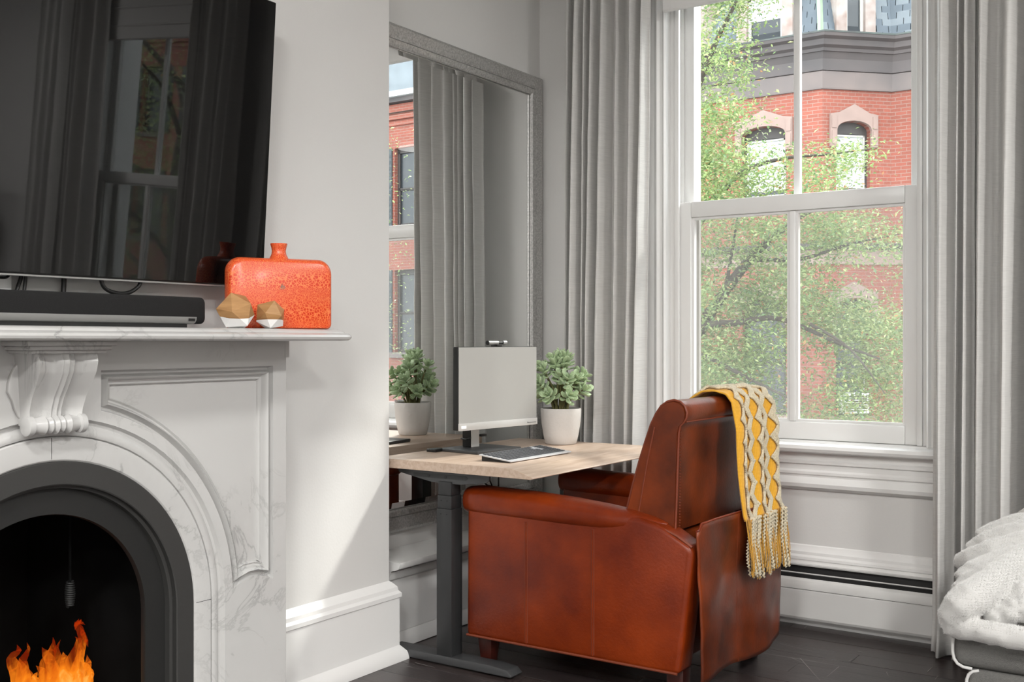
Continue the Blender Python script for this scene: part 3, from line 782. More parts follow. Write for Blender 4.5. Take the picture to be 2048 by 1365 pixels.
# television
TW, TH, TT = 1.50, .865, math.radians(3.9)
tv = bpy.data.objects.new('television', None); COL.objects.link(tv)
TZ0 = 1.308
tv.location = (-2.455, 2.277 - TW / 2, TZ0); tv.rotation_euler = (0, TT, 0)
WM[tv] = Matrix.Translation(tv.location) @ Matrix.Rotation(TT, 4, 'Y')
tag(tv, 'large flat black television tilted down over the mantel', 'television')
box('housing', 'black_plastic', tv, -.035, -.004, -TW / 2, TW / 2, 0, TH, .004, local=True)
box('screen', 'tv_glass', tv, -.0035, 0., -TW / 2 + .004, TW / 2 - .004, .010, TH - .004, local=True)
box('lower_bezel', 'silver_strip', tv, -.0035, .0006, -TW / 2 + .002, TW / 2 - .002, .0012, .0055, local=True)
box('back_cover', 'black_plastic', tv, -.052, -.0352, -TW / 2 + .25, TW / 2 - .25, .08, .55, .01, local=True)
mt = thing('television_mount', 'black wall bracket holding the television', 'wall bracket', (XC, 1.5, 1.7))
box('wall_plate', 'iron', mt, XC + .001, XC + .012, 1.15, 1.85, 1.55, 1.85)
for y in (1.30, 1.70): box('arm', 'iron', mt, XC + .0125, XC + .022, y - .02, y + .02, 1.50, 1.90)
def cable(pts, rad, label, x=-2.50):
    pts = [P(u, v, x=x) for u, v in pts]
    sm = []
    for i in range(len(pts) - 1):
        p0, p1, p2, p3 = pts[max(i - 1, 0)], pts[i], pts[i + 1], pts[min(i + 2, len(pts) - 1)]
        for k in range(8):
            t = k / 8; sm.append(.5 * ((2 * p1) + (p2 - p0) * t + (2 * p0 - 5 * p1 + 4 * p2 - p3) * t * t + (3 * p1 - p0 - 3 * p2 + p3) * t ** 3))
    sm.append(pts[-1])
    o = MB().tube(sm, rad, 8).obj('cable', 'black_plastic', smooth=60)
    return tag(o, label, 'cable')
cable([(200, 530), (203, 564), (212, 580), (232, 588), (255, 588), (272, 579), (281, 566), (284, 530)], .0055, 'black cable looping below the television', x=-2.47)
cable([(128, 520), (128, 564), (126, 600), (124, 655)], .0065, 'black cable hanging straight behind the middle of the soundbar', x=-2.515)
cable([(46, 520), (42, 556), (34, 582), (22, 640)], .0050, 'thin black cable slanting down behind the soundbar', x=-2.515)
cable([(52, 520), (51, 558), (48, 590), (46, 650)], .0045, 'thin black cable hanging straight beside the slanting one', x=-2.505)
cable([(-20, 535), (-8, 554), (12, 557), (20, 548), (22, 530)], .003, 'small black cable loop at the outlet cover', x=-2.515)
oc = thing('outlet_cover', 'white plastic outlet box on the wall below the television', 'outlet', (XC, 1.44, 1.30))
q0, q1 = P(-14, 556, x=XC), P(18, 575, x=XC)
box('box', 'label_white', oc, XC + .0005, XC + .014, q0.y, q1.y, q1.z - .02, q0.z + .06, .004)
box('socket', 'mark_dark', oc, XC + .0145, XC + .0155, (q0.y + q1.y) / 2 - .008, (q0.y + q1.y) / 2 + .008, q0.z + .02, q0.z + .036)

# soundbar
sb = thing('soundbar', 'long black soundbar with silver strip lying on the mantel shelf', 'soundbar', (-2.43, 1.52, ZM))
Y1 = 1.995; Y0 = 1.10
def rr(x0, x1, z0, z1, r_, n=5):
    o = []
    for cx, cz, a in ((x1 - r_, z1 - r_, 0), (x0 + r_, z1 - r_, 90), (x0 + r_, z0 + r_, 180), (x1 - r_, z0 + r_, 270)):
        o += arc(cx, cz, r_, a, a + 90, n)
    return o
rings = []
for k in range(7):
    a = math.pi / 2 * k / 6; d = .020 * (1 - math.sin(a)); rings.append((Y0 + .020 * (1 - math.cos(a)), d))
rings = [(Y0 + .020 * (1 - math.sin(math.pi / 2 * k / 6)), .020 * (1 - math.cos(math.pi / 2 * k / 6))) for k in range(6, -1, -1)]
rings = [(Y0 + .02 - .02 * math.cos(math.pi / 2 * k / 6), .02 - .02 * math.sin(math.pi / 2 * k / 6)) for k in range(7)]
rings += [(Y1 - (r_[0] - Y0), r_[1]) for r_ in rings[::-1]]
sbz0, sbz1, sbx0, sbx1 = ZM + .012, ZM + .086, -2.49, -2.372
MB().loft([[(x, yy, z) for x, z in rr(sbx0 + d * .6, sbx1 - d, sbz0 + d * .25, sbz1 - d * .25, .016)] for yy, d in rings]).obj('body', 'speaker_cloth', sb, smooth=40)
stp = MB()
ys = Y1 - .040
zc = ZM + .0215
prof2 = [(sbx1 - .0135, ZM + .0125), (sbx1 - .0065, ZM + .0155), (sbx1 - .0005, ZM + .0235), (sbx1 + .0008, ZM + .031), (sbx1 + .0018, ZM + .031), (sbx1 + .0005, ZM + .0225), (sbx1 - .0055, ZM + .0145), (sbx1 - .0135, ZM + .0115)]
stp.prism(prof2, FY, Y0 + .04, ys)
so_ = stp.obj('strip', 'silver_strip', sb, smooth=50)
MB().prism([(sbx1 + .0004, ZM + .0195), (sbx1 + .0020, ZM + .0195), (sbx1 + .0028, ZM + .0265), (sbx1 + .0016, ZM + .0265)], FY, ys - .027, ys - .006).obj('sensor_window', 'black_plastic', so_)
box('foot', 'black_plastic', sb, -2.47, sbx1 - .012, Y0 + .08, Y1 - .062, ZM + .0002, ZM + .0118)

# vase
VW, VH, VD = .312, .208, .066
va = thing('vase', 'flat orange crackle glazed ceramic vase with short neck', 'vase', (-2.335, 2.226, ZM), math.atan2(.137, .075))
def vout(d):
    w, h = VW / 2 - d, VH
    rt, rb = .042, .014
    o = arc(w - rt, h - d - rt, rt, 0, 90, 8)
    o += arc(-w + rt, h - d - rt, rt, 90, 180, 8) + arc(-w + rb, d * .3 + rb, rb, 180, 270, 5) + arc(w - rb, d * .3 + rb, rb, 270, 360, 5)
    return o
rings = []
for k in range(9):
    a = math.pi * k / 8; dep = -math.cos(a) * VD / 2; d = .014 * (1 - math.sin(a)) if 0 < k < 8 else .014
    rings.append([(x, dep, z) for x, z in vout(d)])
MB().loft(rings).obj('body', 'vase_glaze', va, local=True, smooth=50)
nk = MB().lathe([(.034, VH - .012), (.026, VH + .003), (.0215, VH + .012), (.020, VH + .022), (.022, VH + .032), (.0245, VH + .040), (.0245, VH + .0435), (.020, VH + .0435), (.017, VH + .03)], n=28)
nk.obj('neck', 'vase_glaze', va, local=True, smooth=50)
em = MB()
for (a, b, c) in (((-.010, .0), (.011, .002), (.004, .004)), ((-.005, .005), (.003, .006), (.001, .018)), ((.004, .006), (.010, .006), (.0045, .014))):
    em.add([(p[0], -VD / 2 - .0012, .115 + p[1]) for p in (a, b, c)], [(0, 1, 2)])
eo = em.obj('emblem', mat('emblem_grey', (.22, .14, .10), .6), va, local=True); eo['label'] = 'small grey emblem'

# faceted ornaments
def gem(name, u, x, rad, rot, tilt, label, hcut):
    c = P(u, 684, x=x)
    g = thing(name, label, 'ornament', (c.x, c.y, ZM), group=None)
    bm = bmesh.new(); bmesh.ops.create_icosphere(bm, subdivisions=1, radius=1)
    q = random.Random(int(u))
    for v in bm.verts: v.co = v.co * q.uniform(.93, 1.06)
    R = Matrix.Rotation(rot, 4, 'Z') @ Matrix.Rotation(.5, 4, 'X')
    bmesh.ops.transform(bm, matrix=R, verts=bm.verts)
    for v in bm.verts: v.co *= rad
    zmin = -rad * .80
    bmesh.ops.bisect_plane(bm, geom=bm.verts[:] + bm.edges[:] + bm.faces[:], plane_co=(0, 0, zmin), plane_no=(0, 0, -1), clear_outer=True)
    bmesh.ops.contextual_create(bm, geom=[e for e in bm.edges if e.is_boundary])
    for nm, m, sgn in (('wooden_top', 'ornament_wood', 1), ('white_base', 'ornament_white', -1)):
        b2 = bm.copy()
        nrm = Vector((math.sin(tilt) * .8, -math.sin(tilt) * .6, math.cos(tilt)))
        bmesh.ops.bisect_plane(b2, geom=b2.verts[:] + b2.edges[:] + b2.faces[:], plane_co=(0, 0, hcut * rad), plane_no=nrm, clear_outer=sgn < 0, clear_inner=sgn > 0)
        bmesh.ops.contextual_create(b2, geom=[e for e in b2.edges if e.is_boundary])
        me = bpy.data.meshes.new(nm); b2.to_mesh(me); b2.free()
        me.transform(Matrix.Translation((0, 0, -zmin + .0003)))
        me.materials.append(MAT[m]); o = bpy.data.objects.new(nm, me); link(o, g, True)
    bm.free()
gem('faceted_ornament', 471, -2.300, .0565, .4, .22, 'larger faceted wood and white ornament beside the vase', -.18)
gem('faceted_ornament', 541, -2.285, .0465, 1.3, -.05, 'smaller faceted wood and white ornament in front of the vase', -.28)
# ------------------------------------------------------------------ mirror in the alcove
MY0, MY1, MZ0, MZ1 = 3.005, 4.262, .405, 2.385
mi = thing('wall_mirror', 'tall mirror in a textured silver frame on the alcove wall', 'mirror', (XA, (MY0 + MY1) / 2, MZ0))
def rect_loft(prof, nm, m, smooth=None):
    return MB().loft([[(XA + h, MY0 + w, MZ0 + w), (XA + h, MY1 - w, MZ0 + w), (XA + h, MY1 - w, MZ1 - w), (XA + h, MY0 + w, MZ1 - w)] for w, h in prof], caps=False).obj(nm, m, mi)
rect_loft([(0, .001), (0, .026), (.004, .031), (.012, .034), (.050, .030), (.058, .026), (.060, .020)], 'frame', 'frame_silver')
rect_loft([(.060, .018), (.060, .027), (.063, .030), (.080, .026), (.086, .021), (.087, .012)], 'inner_frame', 'frame_silver')
gm = MB()
w0, w1 = .0865, .112
R_ = lambda w, h: [(XA + h, MY0 + w, MZ0 + w), (XA + h, MY1 - w, MZ0 + w), (XA + h, MY1 - w, MZ1 - w), (XA + h, MY0 + w, MZ1 - w)]
gm.loft([R_(w0, .0105), R_(w1, .0135)], caps=False); gm.add(R_(w1, .0135), [(0, 1, 2, 3)])
gm.obj('glass', 'mirror_glass', mi)
rect_loft([(.0862, .002), (.0862, .0100), (.0875, .0100), (.0875, .002)], 'backing', 'black_plastic')

# ------------------------------------------------------------------ standing desk
ZT = .722; DX0, DX1, DY0, DY1 = -2.625, -1.930, 2.975, 3.935
dk = thing('standing_desk', 'wood topped standing desk with dark grey steel legs', 'desk', (-2.28, 3.45, 0))
MB().prism([(DX0, .689), (DX1 - .012, .689), (DX1, .692), (DX1, .6955), (DX1 - .006, .698), (DX1 - .080, .7205), (DX1 - .090, ZT), (DX0, ZT)], FY, DY0, DY1).obj('desktop', 'desk_wood', dk, bevel=.0012, seg=1)
def desk_leg(y0, sgn):
    y1 = y0 + .065
    cx = -2.325
    for (h, z0, z1, nm) in ((.0335, .034, .556, 'column'), (.0315, .556, .603, 'middle_section'), (.0295, .603, .652, 'inner_section')):
        d = .0335 - h
        c = box(nm, 'desk_steel', dk, cx - h, cx + h, y0 + d, y1 - d, z0, z1, .003)
        if nm != 'inner_section':
            for dx in (-.014, .012):
                for yy in ((y0 + d - .0008) if sgn < 0 else (y1 - d + .0008),):
                    MB().tube([(cx + dx, yy, z1 - .019), (cx + dx, yy - sgn * .0016 if sgn > 0 else yy + .0016, z1 - .019)], .0023, 8).obj('rivet', 'black_plastic', c)
    ft = [(-2.583, .006), (-2.575, .034), (-2.12, .036), (-2.055, .030), (-2.035, .012), (-2.040, .006)]
    MB().prism(ft, FY, y0 - .002, y1 + .002).obj('foot', 'desk_steel_light', dk, bevel=.003)
    for x in (-2.56, -2.07):
        MB().lathe([(.016, .0), (.018, .002), (.018, .0058)], x, (y0 + y1) / 2, 16).obj('glide', 'black_plastic', dk)
    # side bracket under the top
    by = y0 + .010 if sgn < 0 else y1 - .014
    br_ = MB().prism([(-2.545, .688), (-2.540, .672), (-2.40, .648), (-2.375, .645), (-2.26, .645), (-2.15, .658), (-2.135, .668), (-2.135, .688)], FY, by, by + .004).obj('bracket', 'desk_steel_light', dk)
    yy = by - .0012
    sl = MB().prism([(-2.47, .661), (-2.47, .676), (-2.235, .676), (-2.225, .6685), (-2.235, .661)], FY, yy, yy + .0010).obj('bracket_rib', 'desk_steel', br_)
    for x in (-2.40, -2.325):
        MB().tube([(x, yy - .001, .667), (x, yy + .001, .667)], .006, 12).obj('bolt', 'black_plastic', br_)
    MB().box(cx - .05, cx + .05, y0 + .0145, y1 - .0145, .6525, .688).obj('mounting_plate', 'desk_steel', dk)
desk_leg(3.004, -1)
desk_leg(DY1 - .03 - .065, 1)
box('crossbeam', 'desk_steel', dk, -2.36, -2.29, 3.07, DY1 - .096, .657, .6885)
box('control_box', 'black_plastic', dk, -2.52, -2.42, 3.3, 3.6, .650, .6885, .004)
def wire(pts, rad, label):
    pts = [Vector(p) for p in pts]
    return tag(MB().tube(pts, rad, 8).obj('cable', 'black_plastic', smooth=60), label, 'cable')
a = P(969, 956, x=-2.22); b = P(982, 972, x=-2.22)
wire([(a.x, a.y, .688), (a.x, a.y + .01, .672), P(966, 966, x=-2.22), P(975, 973, x=-2.22), P(984, 974, x=-2.22), P(979, 962, x=-2.22), (a.x, a.y + .035, .688)], .003, 'black cable looped under the desktop')
wire([P(998, 952, x=-2.30), P(997, 960, x=-2.30), P(997, 985, x=-2.30), P(998, 1050, x=-2.30)], .003, 'black cable hanging down behind the armchair arm')

# monitor
MZ = ZT
mo = thing('monitor', 'computer monitor with blank grey screen on a stand on the desk', 'monitor', (-2.343, 3.374, MZ), -math.atan2(.054, .445))
mw, zb, zt_ = .2245, .096, .406
box('housing', 'black_plastic', mo, -.030, -.0035, -mw, mw, zb + .001, zt_, .003, local=True)
box('screen', 'screen_sheen_grey', mo, -.003, 0., -mw + .002, mw - .002, zb + .0275, zt_ - .002, local=True)
bz = box('lower_bezel', 'bezel_silver', mo, -.003, .0035, -mw, mw, zb, zb + .027, .001, local=True)
box('badge', 'label_white', bz, .0036, .0041, -mw + .010, -mw + .037, zb + .008, zb + .0185, local=True)
for k in range(9):
    box('mark', 'mark_dark', bz, .0036, .0039, mw - .062 + k * .0062, mw - .0585 + k * .0062, zb + .0085, zb + .0115 + .002 * (k == 0), local=True)
box('back_cover', 'black_plastic', mo, -.046, -.0302, -mw + .09, mw - .09, zb + .04, zt_ - .06, .006, local=True)
sd = MB().box(-.175, -.130, -.022, .026, .013, .30).obj('stand_column', 'black_plastic', mo, local=True, bevel=.003)
box('column_face', 'bezel_silver', sd, -.1298, -.1275, -.020, .024, .014, .30, local=True)
box('stand_arm', 'black_plastic', mo, -.1274, -.0462, -.02, .02, .19, .25, local=True)
MB().box(-.215, -.005, -.115, .135, .0002, .0125).obj('base_plate', 'desk_steel_light', mo, local=True, bevel=.003)
cl = box('cable_clip', 'black_plastic', mo, -.138, -.120, .0265, .062, .052, .062, .003, local=True)
MB().tube([(-.178, -.025, .045), (-.152, -.026, .043), (-.128, -.024, .049)], .0035, 8).obj('cable_band', 'black_plastic', mo, local=True)
# webcam on top
wc_ = thing('webcam', 'small silver webcam clipped on the monitor', 'webcam', (-2.351, 3.381, MZ + zt_), -math.atan2(.054, .445))
z0 = .0005
box('clip', 'black_plastic', wc_, -.030, .004, -.012, .018, z0, z0 + .007, .002, local=True)
MB().tube([(-.008, -.052, z0 + .0145), (-.008, .002, z0 + .0145)], .0085, 14).obj('body', 'silver_strip', wc_, local=True, smooth=40)
MB().tube([(-.008, .002, z0 + .0145), (-.008, .030, z0 + .0145)], [.006, .006], 12).obj('collar', 'black_plastic', wc_, local=True, smooth=40)
MB().tube([(-.008, .030, z0 + .0150), (-.008, .050, z0 + .0150)], .0092, 14).obj('lens_housing', 'silver_strip', wc_, local=True, smooth=40)
MB().tube([(-.008, -.056, z0 + .0145), (-.008, -.0525, z0 + .0145)], .0088, 14).obj('end_cap', 'black_plastic', wc_, local=True)

# keyboard
kb = thing('keyboard', 'silver keyboard with dark keys lying on the desk', 'keyboard', (-2.172, 3.305, ZT))
kx0, kx1, ky0, ky1 = -.069, .069, -.205, .205
zf, zk = .008, .024
zs = lambda x: zf + (zk - zf) * (kx1 - x) / (kx1 - kx0)
def kslab(x0, x1, y0, y1, dz0, dz1):
    return [(x0, y0, zs(x0) + dz0), (x1, y0, zs(x1) + dz0), (x1, y1, zs(x1) + dz0), (x0, y1, zs(x0) + dz0), (x0, y0, zs(x0) + dz1), (x1, y0, zs(x1) + dz1), (x1, y1, zs(x1) + dz1), (x0, y1, zs(x0) + dz1)]
BF = [(0, 3, 2, 1), (4, 5, 6, 7), (0, 1, 5, 4), (1, 2, 6, 5), (2, 3, 7, 6), (3, 0, 4, 7)]
MB().add(kslab(kx0, kx1, ky0, ky1, -.005, 0), BF).obj('top_plate', 'keyboard_silver', kb, local=True, bevel=.0015)
MB().add([(kx0 + .008, ky0 + .006, .0003), (kx1 - .012, ky0 + .006, .0003), (kx1 - .012, ky1 - .006, .0003), (kx0 + .008, ky1 - .006, .0003),
          (kx0 + .008, ky0 + .006, zs(kx0 + .008) - .0052), (kx1 - .012, ky0 + .006, zs(kx1 - .012) - .0052), (kx1 - .012, ky1 - .006, zs(kx1 - .012) - .0052), (kx0 + .008, ky1 - .006, zs(kx0 + .008) - .0052)], BF).obj('underside', 'black_plastic', kb, local=True)
km, kl = MB(), MB()
for r_ in range(6):
    x0 = kx0 + .010 + r_ * .0195
    y = ky0 + .010
    while y < ky1 - .022:
        w = .0150
        if r_ == 5 and -.12 < y < -.03: w = .095
        if .070 < y < .118 and r_ in (3, 5) and False: pass
        light = (.078 < y < .128 and r_ in (0, 1, 2)) and (r_ == 1 or y > .1)
        (kl if light else km).add(kslab(x0, x0 + .0145, y, y + w, .0002, .003), BF)
        y += w + .0052
for mb_, m_, nm_ in ((km, 'keycap', 'keys'), (kl, 'keycap_light', 'pale_keys')):
    o = mb_.obj(nm_, m_, kb, local=True); o['kind'] = 'stuff'
c = P(872, 903, z=ZT + .004)
hb = thing('usb_hub', 'small flat black box at the back edge of the desktop', 'usb hub', (c.x, c.y, ZT))
box('case', 'black_plastic', hb, -.022, .022, -.032, .032, .0003, .012, .002, local=True)
box('label', 'desk_steel_light', hb, -.016, .016, -.022, .022, .0121, .0125, local=True)

# potted jade plant
pp = thing('potted_plant', 'green jade plant in a pale concrete pot on the desk', 'potted plant', (-2.330, 3.804, ZT))
MB().lathe([(.001, .0003), (.058, .0003), (.064, .004), (.072, .035), (.079, .075), (.0835, .120), (.0845, .146), (.083, .149), (.079, .149), (.077, .144), (.076, .128), (.001, .128)], n=48).obj('pot', 'pot_concrete', pp, local=True, smooth=50)
MB().lathe([(.001, .134), (.06, .132), (.0755, .1285)], n=24).obj('soil', 'soil', pp, local=True)
def leafmesh():
    mb = MB(); L, W, T = 1.0, .30, .085; rings = []
    for i in range(9):
        t = i / 8
        w = W * (math.sin(math.pi * min(t * .62 + .02, 1) ** 1.15) if t < 1 else 0) * (1 - t ** 6) + .012
        w = W * (t ** .65) * (1 - t ** 5) ** .5 * 1.25 + .02 if t < 1 else .01
        th = T * (1 - (2 * t - 1) ** 4 * .75)
        zz = .16 * t * t
        rings.append([(t * L, w * math.cos(a), zz + th * math.sin(a) - .10 * w * math.cos(a) ** 2 * -1) for a in [2 * math.pi * k / 10 for k in range(10)]])
    mb.loft(rings); o = mb.obj('leaf', 'jade_leaf', smooth=60); me = o.data; bpy.data.objects.remove(o); return me
LM = leafmesh()
r = random.Random(21)
def lv(pos, dirv, up, size):
    x = Vector(dirv).normalized(); z = Vector(up); z = (z - x * z.dot(x)); z = z.normalized() if z.length > 1e-4 else Vector((0, 1, 0)); y = z.cross(x)
    M = Matrix((x, y, z)).transposed().to_4x4()
    o = bpy.data.objects.new('leaf', LM); COL.objects.link(o); o.parent = pp
    o.matrix_local = Matrix.Translation(pos) @ M @ Matrix.Diagonal((size, size * r.uniform(.8, 1.05), size, 1)); WM[o] = WM[pp]
    return o
tips = []
for k in range(24):
    if k < 6: a, rad, h = k * 1.05 + .3, .018 + .02 * r.random(), .335 + r.uniform(-.02, .045)
    elif k < 12: a, rad, h = k * 1.05, .070 + r.uniform(-.012, .015), .295 + r.uniform(-.03, .04)
    elif k < 17: a, rad, h = k * 1.26 + .5, .098 + r.uniform(-.01, .012), .250 + r.uniform(-.02, .035)
    else: a, rad, h = k * .9 + .2, .085 + r.uniform(-.015, .015), .212 + r.uniform(-.012, .02)
    tips.append((a, rad, h))
for (a, rad, h) in tips:
    b0 = Vector((.028 * math.cos(a + .3) * r.random(), .028 * math.sin(a + .3) * r.random(), .130)); b0 = Vector((.035 * math.cos(a), .035 * math.sin(a), .131)) * 1.0
    b0.x *= r.uniform(.3, 1); b0.y *= r.uniform(.3, 1); b0.z = .130
    tip = Vector((rad * math.cos(a), rad * math.sin(a), h))
    mid = b0.lerp(tip, .5) + Vector((-.012 * math.cos(a), -.012 * math.sin(a), .012))
    pts = [b0, b0.lerp(mid, .5) + Vector((0, 0, .004)), mid, mid.lerp(tip, .5), tip]
    MB().tube(pts, [.0052, .0046, .004, .0034, .0024], 7).obj('stem', 'jade_stem', pp, local=True, smooth=60)
    ax = (tip - mid).normalized()
    ref = ax.orthogonal().normalized()
    for lay, (nl, dn, op, sz) in enumerate(((2, .0, .35, .030), (4, .004, .85, .042), (4, .018, 1.15, .045), (3, .036, 1.35, .040))):
        for j in range(nl):
            an = 2 * math.pi * j / nl + lay * .8 + r.uniform(-.3, .3)
            rd = (Matrix.Rotation(an, 3, ax) @ ref)
            d = ax * math.cos(op) + rd * math.sin(op) + Vector((0, 0, -.05))
            lv(tip - ax * dn, d, ax - rd * .3, sz * r.uniform(.85, 1.2))

# ------------------------------------------------------------------ leather armchair
ch = thing('armchair', 'red brown leather armchair pulled up to the desk', 'armchair', (-1.83, 3.425, 0))
AY0, AY1 = 3.05, 3.80
def sidepanel(y0, y1):
    o = [(-2.262, .108), (-1.440, .108), (-1.428, .20), (-1.394, .49), (-1.402, .512), (-1.50, .566), (-1.58, .585), (-2.258, .598)]
    return MB().prism(o, FY, y0, y1).obj('side_panel', 'leather_red', ch, bevel=.016, seg=3)
def arm(yc, s):
    L = [(-2.292, .012, .016, .584), (-2.288, .036, .034, .584), (-2.275, .054, .046, .584), (-2.24, .064, .051, .584), (-2.15, .066, .052, .583), (-2.0, .066, .051, .580), (-1.85, .065, .049, .575),
         (-1.72, .061, .044, .569), (-1.62, .052, .035, .566), (-1.55, .036, .022, .565), (-1.515, .020, .010, .566), (-1.50, .006, .003, .567)]
    # sample finely for a smooth pad
    rings = []
    for i in range(len(L) - 1):
        for k in range(4):
            f = k / 4; q = [a * (1 - f) + b * f for a, b in zip(L[i], L[i + 1])]; rings.append(q)
    rings.append(L[-1])
    def se(a, e): return math.copysign(abs(a) ** e, a)
    return MB().loft([[(x, yc + ry * se(math.cos(t), .8), z + rz * se(math.sin(t), .85)) for t in [2 * math.pi * k / 28 for k in range(28)]] for x, ry, rz, z in rings]).obj('arm', 'leather_red', ch, smooth=60)
for (y0, y1, yc, s, ys) in ((AY0, AY0 + .105, AY0 + .052, -1, AY0), (AY1 - .105, AY1, AY1 - .052, 1, AY1)):
    sp_ = sidepanel(y0, y1); arm(yc, s)
    for x in (-2.007, -1.747):
        for dx in (-.0045, .0045):
            MB().tube([(x + dx, ys - s * .0002, .122), (x + dx, ys - s * .0002, .535)], .0016, 6).obj('seam', 'leather_seam', sp_)
        MB().tube([(x, ys + s * .0006, .120), (x, ys + s * .0006, .535)], .0028, 6).obj('seam', 'leather_red', sp_)
    # welt along the foot of the panel and the rear edge
    MB().tube([(-2.258, ys + s * .0, .112), (-1.445, ys + s * .0, .112)], .0045, 8).obj('welt', 'leather_seam', sp_)
    MB().tube([(-1.52, ys - s * .012, .566), (-1.45, ys - s * .010, .540), (-1.400, ys - s * .012, .510)], .0045, 8).obj('welt', 'leather_seam', sp_, smooth=60)
BY0, BY1 = AY0 + .055, AY1 - .035
bo = [(-1.652, .560), (-1.662, .575), (-1.652, .606), (-1.632, .680), (-1.606, .766), (-1.586, .825), (-1.566, .881), (-1.548, .916), (-1.530, .941), (-1.508, .956), (-1.484, .962), (-1.462, .957), (-1.447, .944), (-1.440, .925), (-1.441, .907), (-1.450, .893), (-1.462, .882), (-1.468, .860), (-1.472, .760), (-1.476, .640), (-1.480, .545), (-1.520, .535)]
# rounded ends: stack of outlines, swelling a little in the middle
cx_ = sum(p[0] for p in bo) / len(bo); cz_ = sum(p[1] for p in bo) / len(bo)
rings = []
for k in range(25):
    t = k / 24; y = BY0 + (BY1 - BY0) * t
    e = min(t, 1 - t) * (BY1 - BY0); sc_ = 1 if e > .02 else .94 + .06 * math.sin(math.pi / 2 * e / .02)
    fat = 1 + .05 * math.sin(math.pi * t)
    rings.append([(cx_ + (p - cx_) * sc_ * (fat if p < -1.54 else 1), y, cz_ + (q - cz_) * (1 if sc_ == 1 else .5 + .5 * sc_)) for p, q in bo])
bk = MB().loft(rings).obj('backrest', 'leather_brown', ch, smooth=50)
def piping(pts, y, nm='piping', rad=.0042, par=None, m='leather_seam'):
    return MB().tube([(p, y, q) for p, q in pts], rad, 8).obj(nm, m, par or bk, smooth=60)
for y in (BY0 + .007, BY1 - .007):
    piping([(cx_ + (p - cx_) * 1.0, cz_ + (q - cz_) * 1.0) for p, q in bo[2:21]], y)
MB().tube([(-1.4495, BY0 + .02 + (BY1 - BY0 - .04) * k / 20, .8925) for k in range(21)], .0034, 8).obj('welt', 'leather_seam', bk, smooth=60)
piping([(cx_ + (p - cx_) * .60, cz_ + (q - cz_) * .92) for p, q in bo[1:7]], BY0 - .0005, 'side_seam', .0022)
# stitched seam down the rear face, beside the corner
for k in range(34):
    z = .56 + k * .0092
    MB().box(-1.4738 + (z - .56) * .012, -1.4690 + (z - .56) * .012, BY0 + .020, BY0 + .0216, z, z + .0035).obj('stitch', 'leather_seam', bk)
box('seat_cushion', 'leather_red', ch, -2.24, -1.64, AY0 + .108, AY1 - .108, .285, .455, .035, seg=4)
box('seat_base', 'leather_red', ch, -2.235, -1.485, AY0 + .108, AY1 - .108, .115, .283, .008)
box('rear_body', 'leather_brown', ch, -1.60, -1.485, AY0 + .108, AY1 - .108, .284, .53, .008)
# leather flap hanging behind
vs = []; nf, mf = 40, 26
FY0, FY1 = AY0 + .012, AY1 - .020
def flap_x(t, h):
    x = -1.384 + .004 * (1 - h)
    x += .010 * (1 - h) * math.sin(t * 9 + 1.0) + .006 * math.sin(t * 5 + h * 4) * (1 - h * .5) + .005 * mnoise.noise((t * 7, h * 5, 3))
    return x
for j in range(mf + 1):
    h = j / mf
    for i in range(nf + 1):
        t = i / nf; y = FY0 + (FY1 - FY0) * t + .010 * (1 - h) * (t - .5)
        zb_ = .085 + .012 * math.sin(t * 7) - .012 * t; zt2 = .578 - .016 * t + .006 * math.sin(math.pi * t) - (.018 if t < .03 else 0)
        vs.append((flap_x(t, h), y, zb_ + (zt2 - zb_) * h))
fs = [(j * (nf + 1) + i, j * (nf + 1) + i + 1, (j + 1) * (nf + 1) + i + 1, (j + 1) * (nf + 1) + i) for j in range(mf) for i in range(nf)]
fo = MB().add(vs, fs).obj('back_flap', 'leather_brown', ch, smooth=60)
fo.modifiers.new('thick', 'SOLIDIFY').thickness = .005
def flap_pt(t, h, off=.0035):
    j, i = int(round(h * mf)), int(round(t * nf)); p = Vector(vs[j * (nf + 1) + i]); p.x += off; return p
MB().tube([flap_pt(.455, h / mf) for h in range(mf + 1)], .0022, 6).obj('seam', 'leather_seam', fo, smooth=60)
MB().tube([flap_pt(t / nf, 1 / mf) for t in range(nf + 1)], .0016, 6).obj('hem_stitch', 'stitch_thread', fo, smooth=60)
MB().tube([flap_pt(t / nf, 1., .002) + Vector((0, 0, .001)) for t in range(nf + 1)], .0042, 8).obj('top_edge', 'leather_red', fo, smooth=60)
for (x, y, m) in ((-2.20, AY0 + .055, 'leg_wood'), (-2.20, AY1 - .055, 'leg_wood'), (-1.475, AY0 + .075, 'leg_wood'), (-1.475, AY1 - .085, 'leg_black')):
    mb = MB(); a, b = .030, .020
    if x > -1.6: a, b = .030, .026
    mb.loft([[(x - b, y - b, 0), (x + b, y - b, 0), (x + b, y + b, 0), (x - b, y + b, 0)], [(x - a, y - a, .1135), (x + a, y - a, .1135), (x + a, y + a, .1135), (x - a, y + a, .1135)]]).obj('leg', m, ch, bevel=.003)

